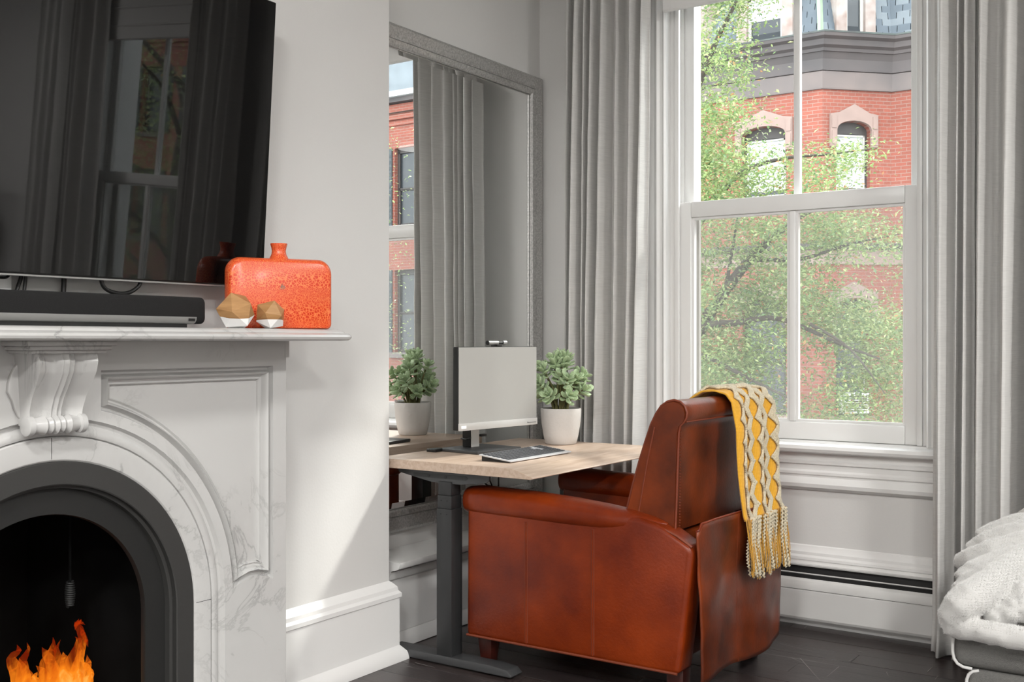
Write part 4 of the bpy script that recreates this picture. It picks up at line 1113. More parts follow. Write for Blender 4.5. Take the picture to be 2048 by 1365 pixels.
# ------------------------------------------------------------------ knitted throw over the backrest
tb = thing('knitted_throw', 'yellow knitted throw with cream zigzags and fringe over the chair back', 'throw blanket', (-1.42, 3.6, .55))
path_ = [(-1.712, .640), (-1.690, .690), (-1.668, .745), (-1.640, .820), (-1.606, .895), (-1.568, .952), (-1.525, .980), (-1.480, .986), (-1.443, .974), (-1.420, .945), (-1.413, .905), (-1.4125, .85), (-1.411, .78), (-1.408, .70), (-1.402, .63), (-1.394, .565), (-1.389, .545)]
path = [(p + (.022 if p > -1.43 and z < .9 else (.012 if p > -1.45 else 0)), z) for p, z in path_]
seg_ = [0]
for i in range(1, len(path)): seg_.append(seg_[-1] + math.dist(path[i], path[i - 1]))
PL = seg_[-1]
def ppt(s):
    s = max(0, min(PL, s))
    for i in range(1, len(path)):
        if s <= seg_[i] + 1e-9:
            f = (s - seg_[i - 1]) / (seg_[i] - seg_[i - 1]); a, b = path[i - 1], path[i]
            tx, tz = (b[0] - a[0]), (b[1] - a[1]); q = math.hypot(tx, tz)
            return a[0] + tx * f, a[1] + tz * f, -tz / q * -1, tx / q
TY0, TY1 = 3.410, 3.765
def tpt(t, w, off=0.):
    """t along the drape in metres, w across 0..1"""
    x, z, nx, nz = ppt(t)
    nx, nz = (nx, nz)
    # outward normal: left of travel on the way up is -x
    nx, nz = -(0), 0
    x0, z0, _, _ = ppt(max(t - .012, 0)); x1, z1, _, _ = ppt(min(t + .012, PL))
    tx, tz = x1 - x0, z1 - z0; q = math.hypot(tx, tz) or 1; nx, nz = -tz / q, tx / q
    fold = .010 * math.sin(w * 15 + .5) * min(1, abs(t - PL * .45) / .2) + .004 * math.sin(w * 31 + t * 8)
    fold = max(fold, -.003) if t < PL * .55 else max(fold, -.004)
    y = TY0 + (TY1 - TY0) * w + .012 * math.sin(t * 7) * (1 - w) - .018 * max(0, (t - PL * .6)) / (PL * .4) * (1 - w)
    sag = -.030 * max(0, w - .86) / .14 if abs(t - PL * .45) < .12 else 0
    o = off + fold
    return Vector((x + nx * o, y, z + nz * o + sag * .5))
NT, NW = 90, 60
vs2 = [tpt(PL * j / NT, i / NW) for j in range(NT + 1) for i in range(NW + 1)]
fs2 = [(j * (NW + 1) + i, j * (NW + 1) + i + 1, (j + 1) * (NW + 1) + i + 1, (j + 1) * (NW + 1) + i) for j in range(NT) for i in range(NW)]
to = MB().add(vs2, fs2).obj('cloth', 'yarn_knit', tb, smooth=60)
to.modifiers.new('thick', 'SOLIDIFY').thickness = .006
per = .074
for k in range(5):
    wc0 = .13 + k * .19; sg = 1 if k % 2 else -1
    for strand in (-1.5, -.5, .5, 1.5):
        pts = []; n = 620
        for i in range(n + 1):
            t = PL * i / n
            ph = (t / per) % 1; tri = (4 * abs(ph - .5) - 1)
            pts.append(tpt(t, min(max(wc0 + sg * .044 * tri + strand * .0200, 0), 1), .0062))
        MB().tube(pts, [.0044 * (1 + .16 * math.sin(2 * math.pi * (i * PL / 620 / .0075 + strand * .5))) for i in range(621)], 6).obj('zigzag_cord', 'yarn_cream', tb, smooth=60)
# fringe: three strand looks, placed one by one
def strandmesh(seed, thick, curly):
    q = random.Random(seed); pts = []; rad = []
    for i in range(91):
        h = i / 90
        pts.append((.004 * math.sin(h * 5 + seed) + curly * .0022 * math.sin(h * 95), .005 * math.sin(h * 4 + seed * 2) + curly * .0022 * math.cos(h * 95), -h))
        rad.append(thick * (1 + .30 * curly * math.sin(h * 190)))
    # unit length in z, thickness in metres
    mb = MB().tube([Vector((p[0], p[1], p[2] * .20)) for p in pts], rad, 6)
    o = mb.obj('fringe_strand', 'yarn_cream' if curly else 'yarn_yellow', smooth=60); me = o.data; bpy.data.objects.remove(o); return me
SM = [strandmesh(1, .0032, 1), strandmesh(2, .0036, 1), strandmesh(3, .0016, 0), strandmesh(4, .0019, 0), strandmesh(5, .0014, 0)]
r = random.Random(5)
for k in range(168):
    w = (k % 56 + .5) / 56; p = tpt(PL, w); p.x += .001 + .005 * (k // 56) + r.uniform(0, .004)
    cr_ = any(abs(w - (.13 + q * .19)) < .04 for q in range(5))
    me = SM[r.randrange(2)] if (cr_ and r.random() < .85) or r.random() < .12 else SM[2 + r.randrange(3)]
    o = bpy.data.objects.new('fringe_strand', me); COL.objects.link(o); o.parent = tb
    L = r.uniform(.88, 1.06) * (1.0 if w > .2 else .92)
    o.matrix_local = WM[tb].inverted() @ Matrix.Translation(p + Vector((0, r.uniform(-.004, .004), .006))) @ Matrix.Rotation(r.uniform(-.05, .05), 4, 'X') @ Matrix.Rotation(r.uniform(-.08, -.02), 4, 'Y') @ Matrix.Diagonal((1, 1, L, 1))
    WM[o] = Matrix.Identity(4)
for k in range(30):
    w = (k + .5) / 30; p = tpt(0, w)
    o = bpy.data.objects.new('fringe_strand', SM[r.randrange(5)]); COL.objects.link(o); o.parent = tb
    o.matrix_local = WM[tb].inverted() @ Matrix.Translation(p + Vector((-.004, 0, .004))) @ Matrix.Rotation(.12, 4, 'Y') @ Matrix.Diagonal((1, 1, .6, 1))
    WM[o] = Matrix.Identity(4)

# ------------------------------------------------------------------ ottoman with fur throw
ot = thing('ottoman', 'dark grey upholstered ottoman with pale piping under the fur throw', 'ottoman', (.1, 3.5, 0))
OX0, OX1, OY0, OY1 = -.655, .95, 3.145, 3.78
box('cushion', 'ottoman_cloth', ot, OX0, OX1, OY0, OY1, .247, .345, .030, seg=4)
box('base', 'ottoman_cloth', ot, OX0 + .035, OX1 - .03, OY0 + .012, OY1 - .01, .06, .2465, .018, seg=3)
def pipe(pts): MB().tube(pts, .0045, 8).obj('piping', 'ottoman_piping', ot, smooth=60)
pipe([(OX0 + .002, OY0 + .010, .335), (OX0 - .001, OY0 + .008, .31), (OX0 - .001, OY0 + .008, .285), (OX0 + .003, OY0 + .007, .268), (OX0 + .012, OY0 + .006, .256), (OX0 + .026, OY0 + .006, .249), (OX0 + .05, OY0 + .008, .247)])
pipe([(OX0 + .066, OY0 + .014, .243), (OX0 + .050, OY0 + .012, .239), (OX0 + .040, OY0 + .012, .229), (OX0 + .035, OY0 + .012, .214), (OX0 + .034, OY0 + .012, .19), (OX0 + .034, OY0 + .012, .065)])
for x in (OX0 + .10, OX1 - .10):
    for y in (OY0 + .09, OY1 - .09):
        MB().lathe([(.018, 0), (.026, .0598)], x, y, 16).obj('leg', 'leg_black', ot)

ft = thing('fur_throw', 'white ribbed faux fur throw bunched on the ottoman', 'throw blanket', (-.2, 3.4, .345))
fm_ = MB()
r = random.Random(31)
def lump(pts, rad, n=10): fm_.tube([Vector(p) for p in pts], rad, n)
def pp_(u, v, y): return P(u, v, y=y)
# front roll and ridges, read off the photograph on the planes where they lie
lump([pp_(1900, 1252, 3.13), pp_(1930, 1262, 3.11), pp_(1980, 1268, 3.10), pp_(2048, 1280, 3.10), pp_(2120, 1290, 3.10), pp_(2300, 1300, 3.12), (.2, 3.125, .372), (.6, 3.14, .368)], [.030, .030, .032, .032, .034, .034, .034, .03])
lump([pp_(1893, 1255, 3.13), pp_(1900, 1238, 3.12), pp_(1918, 1218, 3.12), pp_(1942, 1200, 3.14), pp_(1965, 1186, 3.17), pp_(1990, 1163, 3.23), pp_(2018, 1138, 3.30), pp_(2048, 1118, 3.36)], [.022, .034, .046, .050, .047, .042, .038, .034], 14)
lump([pp_(1918, 1195, 3.26), pp_(1945, 1178, 3.28), pp_(1970, 1160, 3.30), pp_(2000, 1140, 3.34)], [.036, .044, .044, .040])
lump([pp_(1925, 1170, 3.32), pp_(1950, 1150, 3.34), pp_(1990, 1135, 3.38), pp_(2048, 1115, 3.44), pp_(2130, 1110, 3.48), (-.18, 3.40, 0.47), (.12, 3.43, 0.45), (.38, 3.39, 0.44), (.60, 3.40, 0.40)], [.034, .040, .042, .042, .045, .045, .045, .044, .034])
lump([pp_(1917, 1128, 3.48), pp_(1945, 1122, 3.46), pp_(1985, 1110, 3.46), pp_(2048, 1092, 3.50), pp_(2130, 1085, 3.52), (-.18, 3.50, 0.50), (.12, 3.53, 0.48), (.38, 3.49, 0.47), (.60, 3.50, 0.43)], [.026, .036, .042, .044, .045, .045, .045, .044, .034])
lump([pp_(1940, 1108, 3.56), pp_(1975, 1092, 3.56), pp_(2048, 1072, 3.58), pp_(2130, 1066, 3.60), (-.18, 3.60, 0.51), (.12, 3.63, 0.49), (.38, 3.59, 0.48), (.60, 3.60, 0.44)], [.030, .042, .046, .048, .045, .045, .044, .034])
lump([pp_(1960, 1086, 3.64), pp_(1990, 1074, 3.66), pp_(2048, 1058, 3.68), pp_(2130, 1056, 3.70), (-.18, 3.70, 0.50), (.12, 3.73, 0.48), (.38, 3.69, 0.47), (.60, 3.70, 0.43)], [.034, .044, .050, .052, .045, .045, .044, .034])
for (u, v, y, rd) in ((1990, 1238, 3.17, .032), (2020, 1228, 3.17, .032), (2050, 1222, 3.18, .034), (2085, 1216, 3.19, .036), (2012, 1208, 3.22, .034), (2040, 1198, 3.22, .034), (2072, 1188, 3.24, .038), (2110, 1180, 3.27, .04),
                      (2030, 1178, 3.28, .034), (2055, 1160, 3.32, .038), (2090, 1150, 3.36, .045)):
    q = pp_(u, v, y); lump([q + Vector((-.012, 0, -.03)), q, q + Vector((.016, .012, .03))], [rd * .8, rd, rd * .8])
# body that fills the heap down to the seat
lump([(-.60, 3.22, .375), (-.2, 3.22, .38), (.30, 3.2, .39), (.62, 3.22, .385)], .028)
for y, z, rd in ((3.32, .385, .036), (3.42, .395, .045), (3.54, .405, .055), (3.66, .42, .070)):
    lump([(-.60 - (y - 3.3) * .1, y, z - .01), (-.42, y, z + .01), (-.1, y, z + .02), (.30, y, z), (.60, y, z - .02)], [rd * .7, rd, rd, rd, rd * .7])
for k in range(2):
    y = 3.22 + k * .09; z = .405 + .03 * k
    lump([(-.40, y, z), (-.1, y + .015, z + .012), (.2, y - .01, z), (.45, y + .01, z - .01), (.60, y, z - .03)], [.040, .044, .042, .042, .03])
tmp = fm_.obj('fur_body', 'fur_white', ft, smooth=180)
rm = tmp.modifiers.new('rm', 'REMESH'); rm.mode = 'VOXEL'; rm.voxel_size = .0075
sm_ = tmp.modifiers.new('sm', 'SMOOTH'); sm_.iterations = 3; sm_.factor = .5
dg = bpy.context.evaluated_depsgraph_get()
bpy.context.view_layer.update()
me = bpy.data.meshes.new_from_object(tmp.evaluated_get(bpy.context.evaluated_depsgraph_get()))
tmp.modifiers.clear(); tmp.data = me
nv_ = [(v.co.copy(), v.normal.copy()) for v in me.vertices]; flat_ = []
for c_, n_ in nv_:
    p_ = c_ + n_ * (.004 * mnoise.noise(c_ * 28) + .002 * mnoise.noise(c_ * 80))
    if p_.z < .3455 and p_.y > OY0 - .005 and p_.x > OX0: p_.z = .3455
    flat_ += list(p_)
me.vertices.foreach_set('co', flat_)
me.update()
for p in me.polygons: p.use_smooth = True
me.materials.clear(); me.materials.append(MAT['fur_white'])
# pile: short fine hairs where it can be seen
hv, hf = [], []
pl_ = [(p.center.copy(), p.normal.copy(), tuple(p.vertices)) for p in me.polygons]; vc_ = [v.co.copy() for v in me.vertices]
for c_, pn_, pv_ in pl_:
    if c_.x > .12: continue
    if pn_.z < -.6: continue
    for _ in range(13):
        vs_ = [vc_[i] for i in pv_[:3]]
        a, b = sorted((r.random(), r.random())); q = vs_[0] * a + vs_[1] * (b - a) + vs_[2] * (1 - b)
        nrm = pn_ + Vector((r.uniform(-.35, .35), r.uniform(-.35, .35), r.uniform(-.35, .2))); nrm.normalize()
        L = r.uniform(.0022, .0046); sd_ = nrm.orthogonal().normalized() * .00028
        k = len(hv); hv += [tuple(q - sd_), tuple(q + sd_), tuple(q + nrm * L)]; hf.append((k, k + 1, k + 2))
hm = bpy.data.meshes.new('fur_pile'); hm.from_pydata(hv, [], hf); hm.materials.append(MAT['fur_pile'])
ho = bpy.data.objects.new('fur_pile', hm); link(ho, ft); ho['kind'] = 'stuff'

# nubby cushion behind the throw
cu = thing('cushion', 'nubby grey wool cushion standing behind the fur throw', 'cushion', (-.36, 3.86, .345))
cm = MB(); c0 = P(2060, 1062, y=3.90); n = 28
rings = []
for i in range(n + 1):
    a = -math.pi / 2 + math.pi * i / n
    rings.append([])
    for j in range(36):
        b = 2 * math.pi * j / 36
        e = lambda v, k: math.copysign(abs(v) ** k, v)
        x, z, y = .26 * e(math.cos(a), .55) * e(math.cos(b), .6), .15 * e(math.sin(a), .6), .055 * e(math.cos(a), .9) * e(math.sin(b), .9)
        rings[-1].append(Vector((x, y, z)))
out = []
CC = Vector((-.33, 3.865, .505))
for rg_ in rings:
    out.append([CC + p * (1 + .10 * abs(mnoise.noise(p * 40)) + .05 * mnoise.noise(p * 90)) for p in rg_])
cm.loft(out).obj('cover', 'wool_grey', cu, smooth=60)
MB().tube([CC + Vector((.255 * math.cos(a), 0, .148 * math.sin(a))) for a in [math.pi * 2 * k / 40 for k in range(41)]], .004, 6).obj('seam', 'ottoman_piping', cu, smooth=60)

# floor lamp seen only in the television's reflection
lp = thing('floor_lamp', 'floor lamp with a grey drum shade near the window', 'floor lamp', (2.45, 3.75, 0))
MB().lathe([(.001, 0), (.15, 0), (.15, .012), (.03, .022), (.012, .03), (.010, .05)], n=28).obj('base', 'rod_metal', lp, local=True, smooth=40)
MB().lathe([(.011, .05), (.011, 1.46)], n=12).obj('pole', 'rod_metal', lp, local=True, smooth=40)
MB().lathe([(.25, 1.38), (.25, 1.68), (.247, 1.68), (.247, 1.38)], n=40).obj('lamp_shade', 'lamp_shade', lp, local=True, smooth=40)
MB().lathe([(.004, 1.46), (.03, 1.50), (.035, 1.54), (.02, 1.59), (.001, 1.60)], n=16).obj('bulb', 'label_white', lp, local=True, smooth=60)

# fill lights added on the unseen ceiling to brighten the room
def fill_light(x, y, label):
    c = thing('fill_light', label, 'fill light', (x, y, ZC), group='fill lights')
    MB().lathe([(.001, -.002), (.26, -.002), (.26, -.045), (.245, -.045)], n=40).obj('housing', 'trim_paint', c, local=True, smooth=40)
    MB().lathe([(.244, -.030), (.244, -.056), (.20, -.066), (.001, -.070)], n=40).obj('diffuser', 'fill_lens', c, local=True, smooth=60)
    l_ = bpy.data.lights.new('fill_light_glow', 'AREA'); l_.shape = 'DISK'; l_.size = .5; l_.energy = FILL_LAMP; l_.color = (1, .985, .96)
    lo = bpy.data.objects.new('light', l_); COL.objects.link(lo); lo.parent = c; lo.location = (0, 0, -.085)
for x, y in ((-.2, -.7), (-.2, -2.5), (1.8, 2.4), (1.8, -.2), (1.8, -2.5), (3.9, .6)):
    fill_light(x, y, 'round white fill light added on the unseen ceiling')
# ------------------------------------------------------------------ street outside
GZ = -4.2
tag(box('ground', 'street', None, -45, 60, 4.75, 60, GZ - .2, GZ), 'grey street surface below the windows', kind='structure')
bd = thing('brick_building', 'red brick row house with octagonal bay and slate mansard roof', 'building', (-7, 21.5, GZ))
YBAY, YMW = 20.8, 21.85
XB0, XB1, DB = -9.12, -6.74, 1.05
class Facet:
    def __init__(s, x0, y0, x1, y1):
        s.o = Vector((x0, y0)); d = Vector((x1 - x0, y1 - y0)); s.L = d.length; s.e = d / s.L; s.n = Vector((s.e.y, -s.e.x))
        if s.n.y > 0: s.n = -s.n
    def __call__(s, a, b, z):
        p = s.o + s.e * a + s.n * b; return (p.x, p.y, z)
    def box(s, mb, a0, a1, b0, b1, z0, z1):
        mb.add([s(a, b, z) for z in (z0, z1) for a, b in ((a0, b0), (a1, b0), (a1, b1), (a0, b1))], [(0, 3, 2, 1), (4, 5, 6, 7), (0, 1, 5, 4), (1, 2, 6, 5), (2, 3, 7, 6), (3, 0, 4, 7)]); return mb
    def prism(s, mb, pts, b0, b1):
        return mb.loft([[s(p, b, q) for p, q in pts] for b in (b0, b1)])
F0 = Facet(XB0 - DB, YMW, XB0, YBAY); F1 = Facet(XB0, YBAY, XB1, YBAY); F2 = Facet(XB1, YBAY, XB1 + DB, YMW)
FR = Facet(XB1 + DB, YMW, 6.0, YMW); FL = Facet(-24, YMW, XB0 - DB, YMW)
ZB = 6.09
def opening(a0, a1, z0, zs, rise):
    n = 10; c = (a0 + a1) / 2; h = (a1 - a0) / 2
    return [(a0, z0), (a1, z0)] + [(c + h * math.cos(math.pi * i / n), zs + rise * math.sin(math.pi * i / n)) for i in range(n + 1)]
def facade_window(F, a0, a1, z0, zs, rise, blind, hood=True, shutters=False, ac=False, par=None):
    par = par or bd
    c = (a0 + a1) / 2; D = -.16
    fr_ = MB(); op = opening(a0, a1, z0, zs, rise)
    k = .055
    inn = opening(a0 + k, a1 - k, z0 + k, zs - .10, rise * .25)
    loopA = [F(p, D + .06, q) for p, q in op]; 
    fr_2 = MB(); fill(fr_2, op, [inn], lambda p, q: F(p, D + .03, q))
    f = fr_2.obj('window_frame', 'frame_dark', par)
    # arched head board
    # sashes
    zm = z0 + (zs - z0) * .48
    s_ = MB(); w = .035
    for (q0, q1, b) in ((z0 + k, zm, D - .005), (zm, zs - .08, D + .02)):
        F.box(s_, a0 + k, a0 + k + w, b, b + .03, q0, q1); F.box(s_, a1 - k - w, a1 - k, b, b + .03, q0, q1)
        F.box(s_, a0 + k, a1 - k, b, b + .03, q0, q0 + w); F.box(s_, a0 + k, a1 - k, b, b + .03, q1 - w, q1)
    s_.obj('sash', 'frame_pale' if blind else 'frame_dark', f)
    g = MB(); g.add([F(a0 + k, D - .01, z0 + k), F(a1 - k, D - .01, z0 + k), F(a1 - k, D - .01, zs + rise * .3), F(a0 + k, D - .01, zs + rise * .3)], [(0, 1, 2, 3)])
    g.obj('pane', 'room_dark', f)
    if blind:
        F.box(MB(), a0, a1, 0, 0, 0, 0)
        F.box(MB(), 0, 0, 0, 0, 0, 0)
        F.box(bm_ := MB(), a0 + k + .01, a1 - k - .01, D - .006, D + .016, z0 + (zs - z0) * blind, zs - .09).obj('blind', 'blind_white', f)
    if hood:
        h = (a1 - a0) / 2
        o = [(a0 - .14, zs - .34), (a0 - .005, zs - .34), (a0 - .005, zs)] + [(c - h * 1.0 * math.cos(math.pi * i / 10), zs + rise * math.sin(math.pi * i / 10) + .004) for i in range(11)] + [(a1 + .005, zs), (a1 + .005, zs - .34), (a1 + .14, zs - .34), (a1 + .14, zs + .30), (a1 - .04, zs + .33), (c, zs + rise + .33), (a0 + .04, zs + .33), (a0 - .14, zs + .30)]
        F.prism(MB(), o, .0, .07).obj('hood', 'stone_pink', f)
        for sgn, aa in ((-1, a0 - .072), (1, a1 + .072)):
            F.box(MB(), aa - .045, aa + .045, .07, .085, zs - .30, zs - .03).obj('hood_block', 'stone_pink', f)
            F.box(MB(), aa - .050, aa + .050, .07, .085, zs + .02, zs + .26).obj('hood_block', 'stone_pink', f)
    F.box(MB(), a0 - .12, a1 + .12, -.05, .08, z0 - .14, z0 + .001).obj('sill', 'stone_pink' if hood else 'brownstone', f)
    if shutters:
        for aa in (a0 - .46, a1 + .06):
            sh_ = MB(); F.box(sh_, aa, aa + .40, .01, .05, z0, zs + rise * .5)
            so_ = sh_.obj('shutter', 'shutter_dark', f)
            m2 = MB()
            for i in range(12):
                z = z0 + .08 + (zs - z0 - .16) * i / 12; F.box(m2, aa + .05, aa + .35, .05, .06, z, z + (zs - z0) / 24)
            # louvres joined to the leaf they belong to
            bm2 = bmesh.new(); bm2.from_mesh(so_.data); 
            tmpm = bpy.data.meshes.new('t'); tmpm.from_pydata(m2.v, [], m2.f); bm2.from_mesh(tmpm); bm2.to_mesh(so_.data); bm2.free()
    if ac:
        a_ = MB(); F.box(a_, c - .27, c + .27, D - .05, D + .30, z0 + .06, z0 + .46); u_ = a_.obj('air_conditioner', 'ac_white', f)
        gr_ = MB()
        for i in range(7): F.box(gr_, c - .22, c + .22, D + .30, D + .305, z0 + .10 + i * .046, z0 + .128 + i * .046)
        gm2 = gr_.obj('grille', 'frame_dark', par); gm2.parent = f; gm2.matrix_parent_inverse = WM[f].inverted()
    return op
def wall_facet(F, wins, nm='wall', z0=GZ, z1=ZB, par=None, m='brick'):
    mb = MB(); outs = []
    ops = []
    for w in wins: ops.append(opening(*w[:5]))
    outer = [(0, z0), (F.L, z0), (F.L, z1), (0, z1)]
    fill(mb, outer, ops, lambda p, q: F(p, 0, q))
    for op in ops:
        n = len(op)
        vs_ = [F(p, 0, q) for p, q in op] + [F(p, -.2, q) for p, q in op]
        mb.add(vs_, [(i, (i + 1) % n, (i + 1) % n + n, i + n) for i in range(n)])
    return mb.obj(nm, m, par or bd)
rt2 = math.sqrt(2)
U = (4.02, 5.31, .17); Lw = (-.33, 1.82, .17); G = (-3.4, -1.6, .2)
w2 = [(.2034 * rt2, .7188 * rt2, *U), (.2034 * rt2, .7188 * rt2, *Lw), (.2034 * rt2, .7188 * rt2, *G)]
w1 = [(.73, 1.65, *U), (.73, 1.65, *Lw), (.73, 1.65, *G)]
wall_facet(F2, w2); wall_facet(F1, w1); wall_facet(F0, w2)
for F, ws in ((F2, w2), (F1, w1), (F0, w2)):
    for i, w in enumerate(ws):
        facade_window(F, *w[:5], blind=(.13 if i == 0 else 0), hood=i < 2, ac=(F is F2 and i == 1))
wr = [(a, a + .95, *q) for a in (1.15, 3.2, 5.3, 7.4, 9.5) for q in (U, Lw, G)]
wall_facet(FR, wr)
for i, w in enumerate(wr): facade_window(FR, *w[:5], blind=(.5 if i % 3 == 0 else 0), hood=i % 3 < 2)
wlf = [(a, a + .95, *q) for a in (1.5, 4.0, 6.5, 9.0, 11.5) for q in (U, Lw, G)]
wall_facet(FL, wlf)
for i, w in enumerate(wlf): facade_window(FL, *w[:5], blind=0, hood=i % 3 < 2)
# horizontal bands following the bay
LINE = [(-24, YMW), (XB0 - DB, YMW), (XB0, YBAY), (XB1, YBAY), (XB1 + DB, YMW), (6.0, YMW)]
def band(prof, nm, m, line=LINE, par=None):
    """prof: (outward, z) closed outline swept along the street front with mitred corners"""
    pts = [Vector(p) for p in line]; mit = []
    for i, p in enumerate(pts):
        e1 = (p - pts[i - 1]).normalized() if i else (pts[1] - p).normalized()
        e2 = (pts[i + 1] - p).normalized() if i < len(pts) - 1 else e1
        n1, n2 = Vector((e1.y, -e1.x)), Vector((e2.y, -e2.x)); k = n1 + n2; mit.append(k / (1 + n1.dot(n2)))
    return MB().loft([[(p.x + m_.x * o, p.y + m_.y * o, z) for o, z in prof] for p, m_ in zip(pts, mit)]).obj(nm, m, par or bd)
band([(-.25, ZB), (.05, ZB), (.055, ZB + .03), (.055, ZB + .345), (.03, ZB + .36), (-.25, ZB + .36)], 'frieze', 'brownstone')
band([(-.25, ZB + .361), (.075, ZB + .361), (.08, ZB + .40), (.09, ZB + .58), (.16, ZB + .70), (-.25, ZB + .70)], 'upper_frieze', 'stone_dark')
band([(-.25, ZB + .701), (.20, ZB + .701), (.22, ZB + .76), (.30, ZB + .80), (.33, ZB + .90), (.42, ZB + .94), (.44, ZB + 1.0), (-.25, ZB + 1.0)], 'cornice', 'stone_dark')
band([(-.25, ZB + 1.001), (.45, ZB + 1.001), (.46, ZB + 1.03), (-.25, ZB + 1.04)], 'gutter', 'gutter_green')
band([(-.2, 2.66), (.03, 2.66), (.03, 2.95), (-.2, 2.95)], 'belt_course', 'stone_pink')
band([(-.2, 2.951), (.10, 2.951), (.16, 3.0), (.18, 3.06), (.05, 3.09), (-.2, 3.09)], 'belt_cornice', 'stone_dark')
# mansard with slates laid one by one
ZR0, ZR1, LEAN = ZB + 1.04, ZB + 4.6, .30
def mline(off): 
    return [(-24, YMW + off), (XB0 - DB + off * .414, YMW + off), (XB0 + off * .414, YBAY + off), (XB1 - off * .414, YBAY + off), (XB1 + DB - off * .414, YMW + off), (6.0, YMW + off)]
L0, L1 = mline(.05), mline(.05 + LEAN * (ZR1 - ZR0))
rfm = MB().loft([[(x, y, ZR0) for x, y in L0], [(x, y, ZR1) for x, y in L1]], caps=False, closed=False)
roof = rfm.obj('mansard_roof', 'slate_backing', bd)
r = random.Random(12)
SLM = {}
def slates(i, hmax, skip=()):
    a0, a1 = Vector(L0[i]), Vector(L0[i + 1]); b0, b1 = Vector(L1[i]), Vector(L1[i + 1])
    H = ZR1 - ZR0; rows = int(hmax / .145)
    for k in range(rows):
        z = ZR0 + k * .145; f = (z - ZR0) / H
        p, q = a0.lerp(b0, f), a1.lerp(b1, f); d = q - p; L = d.length; e = d / L; n = Vector((e.y, -e.x))
        s = -.13 * (k % 2)
        while s < L:
            s0, s1 = max(s, 0), min(s + .246, L); s += .26
            if s1 - s0 < .04: continue
            if any(g0 < (s0 + s1) / 2 < g1 for g0, g1 in skip): continue
            c = p + e * s0; wv = s1 - s0; up = .16
            me = SLM.get(round(wv, 3))
            if me is None:
                mb = MB().box(0, wv, -.030, -.006, 0, up); o_ = mb.obj('shingle', 'slate'); me = o_.data; me.materials[0] = None; bpy.data.objects.remove(o_); SLM[round(wv, 3)] = me
            o = bpy.data.objects.new('shingle', me); COL.objects.link(o); o.parent = roof; WM[o] = Matrix.Identity(4)
            o.material_slots[0].link = 'OBJECT'; o.material_slots[0].material = MAT[r.choice(('slate', 'slate_dark', 'slate_pale', 'slate'))]
            ang = math.atan2(e.y, e.x)
            o.matrix_local = Matrix.Translation((c.x, c.y, z)) @ Matrix.Rotation(ang, 4, 'Z') @ Matrix.Rotation(-math.atan(LEAN) + .11 + r.uniform(-.015, .015), 4, 'X')
slates(2, 1.75, skip=((.64, 1.74),)); slates(3, 1.75, skip=((.34, 1.10),)); slates(4, 1.5, skip=((2.6, 99),)); slates(1, .9)
for i in (2, 3, 4):                               # copper hips and valleys
    a, b = Vector((*L0[i], ZR0)), Vector((*L1[i], ZR1)); 
    if i == 3: MB().tube([a + Vector((-.02, -.03, 0)), b + Vector((-.02, -.03, 0))], .10, 6, flat=.6).obj('hip', 'copper_green', roof)
def dormer(F, a0, a1, blind):
    c = (a0 + a1) / 2
    z0, z1 = ZR0 - .02, ZR0 + 2.1
    mb = MB()
    F.box(mb, a0, a0 + .22, -.9, .0, z0, z1); F.box(mb, a1 - .22, a1, -.9, .0, z0, z1); F.box(mb, a0 - .06, a1 + .06, -.9, .05, z1, z1 + .35); F.box(mb, a0, a1, -.9, .04, z0, z0 + .10)
    d = mb.obj('dormer', 'dormer_wood', bd)
    s_ = MB(); b0, b1 = a0 + .221, a1 - .221; zz0, zz1 = z0 + .101, z1 - .001
    for (q0, q1, b) in ((zz0, (zz0 + zz1) / 2 - .10, -.12), ((zz0 + zz1) / 2 - .10, zz1, -.09)):
        F.box(s_, b0, b0 + .06, b, b + .03, q0, q1); F.box(s_, b1 - .06, b1, b, b + .03, q0, q1); F.box(s_, b0, b1, b, b + .03, q0, q0 + .06); F.box(s_, b0, b1, b, b + .03, q1 - .06, q1)
    s_.obj('sash', 'frame_pale', d)
    MB().add([F(b0, -.13, zz0), F(b1, -.13, zz0), F(b1, -.13, zz1), F(b0, -.13, zz1)], [(0, 1, 2, 3)]).obj('pane', 'room_dark', d)
    if blind: F.box(MB(), b0 + .06, b1 - .06, -.128, -.122, zz0 + .45, zz1).obj('blind', 'blind_white', d)
dormer(F2, .30, 1.14, 0); dormer(F1, .60, 1.78, 1); dormer(F0, .30, 1.14, 0)
for a in (3.1, 7.3): dormer(FR, a, a + 1.15, 1)

# neighbouring house further along the street
nb = thing('brick_rowhouse', 'red brick row house with dark shutters and plain cornice', 'building', (16, 22, GZ))
FN = Facet(6.0, 21.6, 34.0, 21.6); FS = Facet(6.0, 22.4, 6.0, 21.6); ZN = 7.35
wn = [(a, a + 1.0, *q) for a in [1.2 + 2.35 * k for k in range(11)] for q in ((4.15, 6.2, .02), (.85, 3.0, .02), (-2.8, -.4, .02))]
wall_facet(FN, wn, z1=ZN, par=nb)
for i, w in enumerate(wn): facade_window(FN, *w[:5], blind=(.55 if (i // 3) % 3 == 0 else 0), hood=False, shutters=(i % 3 < 2), par=nb)
NL = [(6.0, 21.6), (34.0, 21.6)]
for k, (o_, z0, z1, m_) in enumerate(((.05, ZN - .55, ZN - .45, 'brick'), (.09, ZN - .40, ZN - .28, 'brick'), (.14, ZN - .22, ZN - .02, 'brick'), (.30, ZN, ZN + .12, 'stone_dark'), (.42, ZN + .12, ZN + .26, 'blind_white'))):
    band([(-.1, z0), (o_, z0), (o_, z1), (-.1, z1)], 'string_course' if k < 3 else 'cornice', m_, line=NL, par=nb)
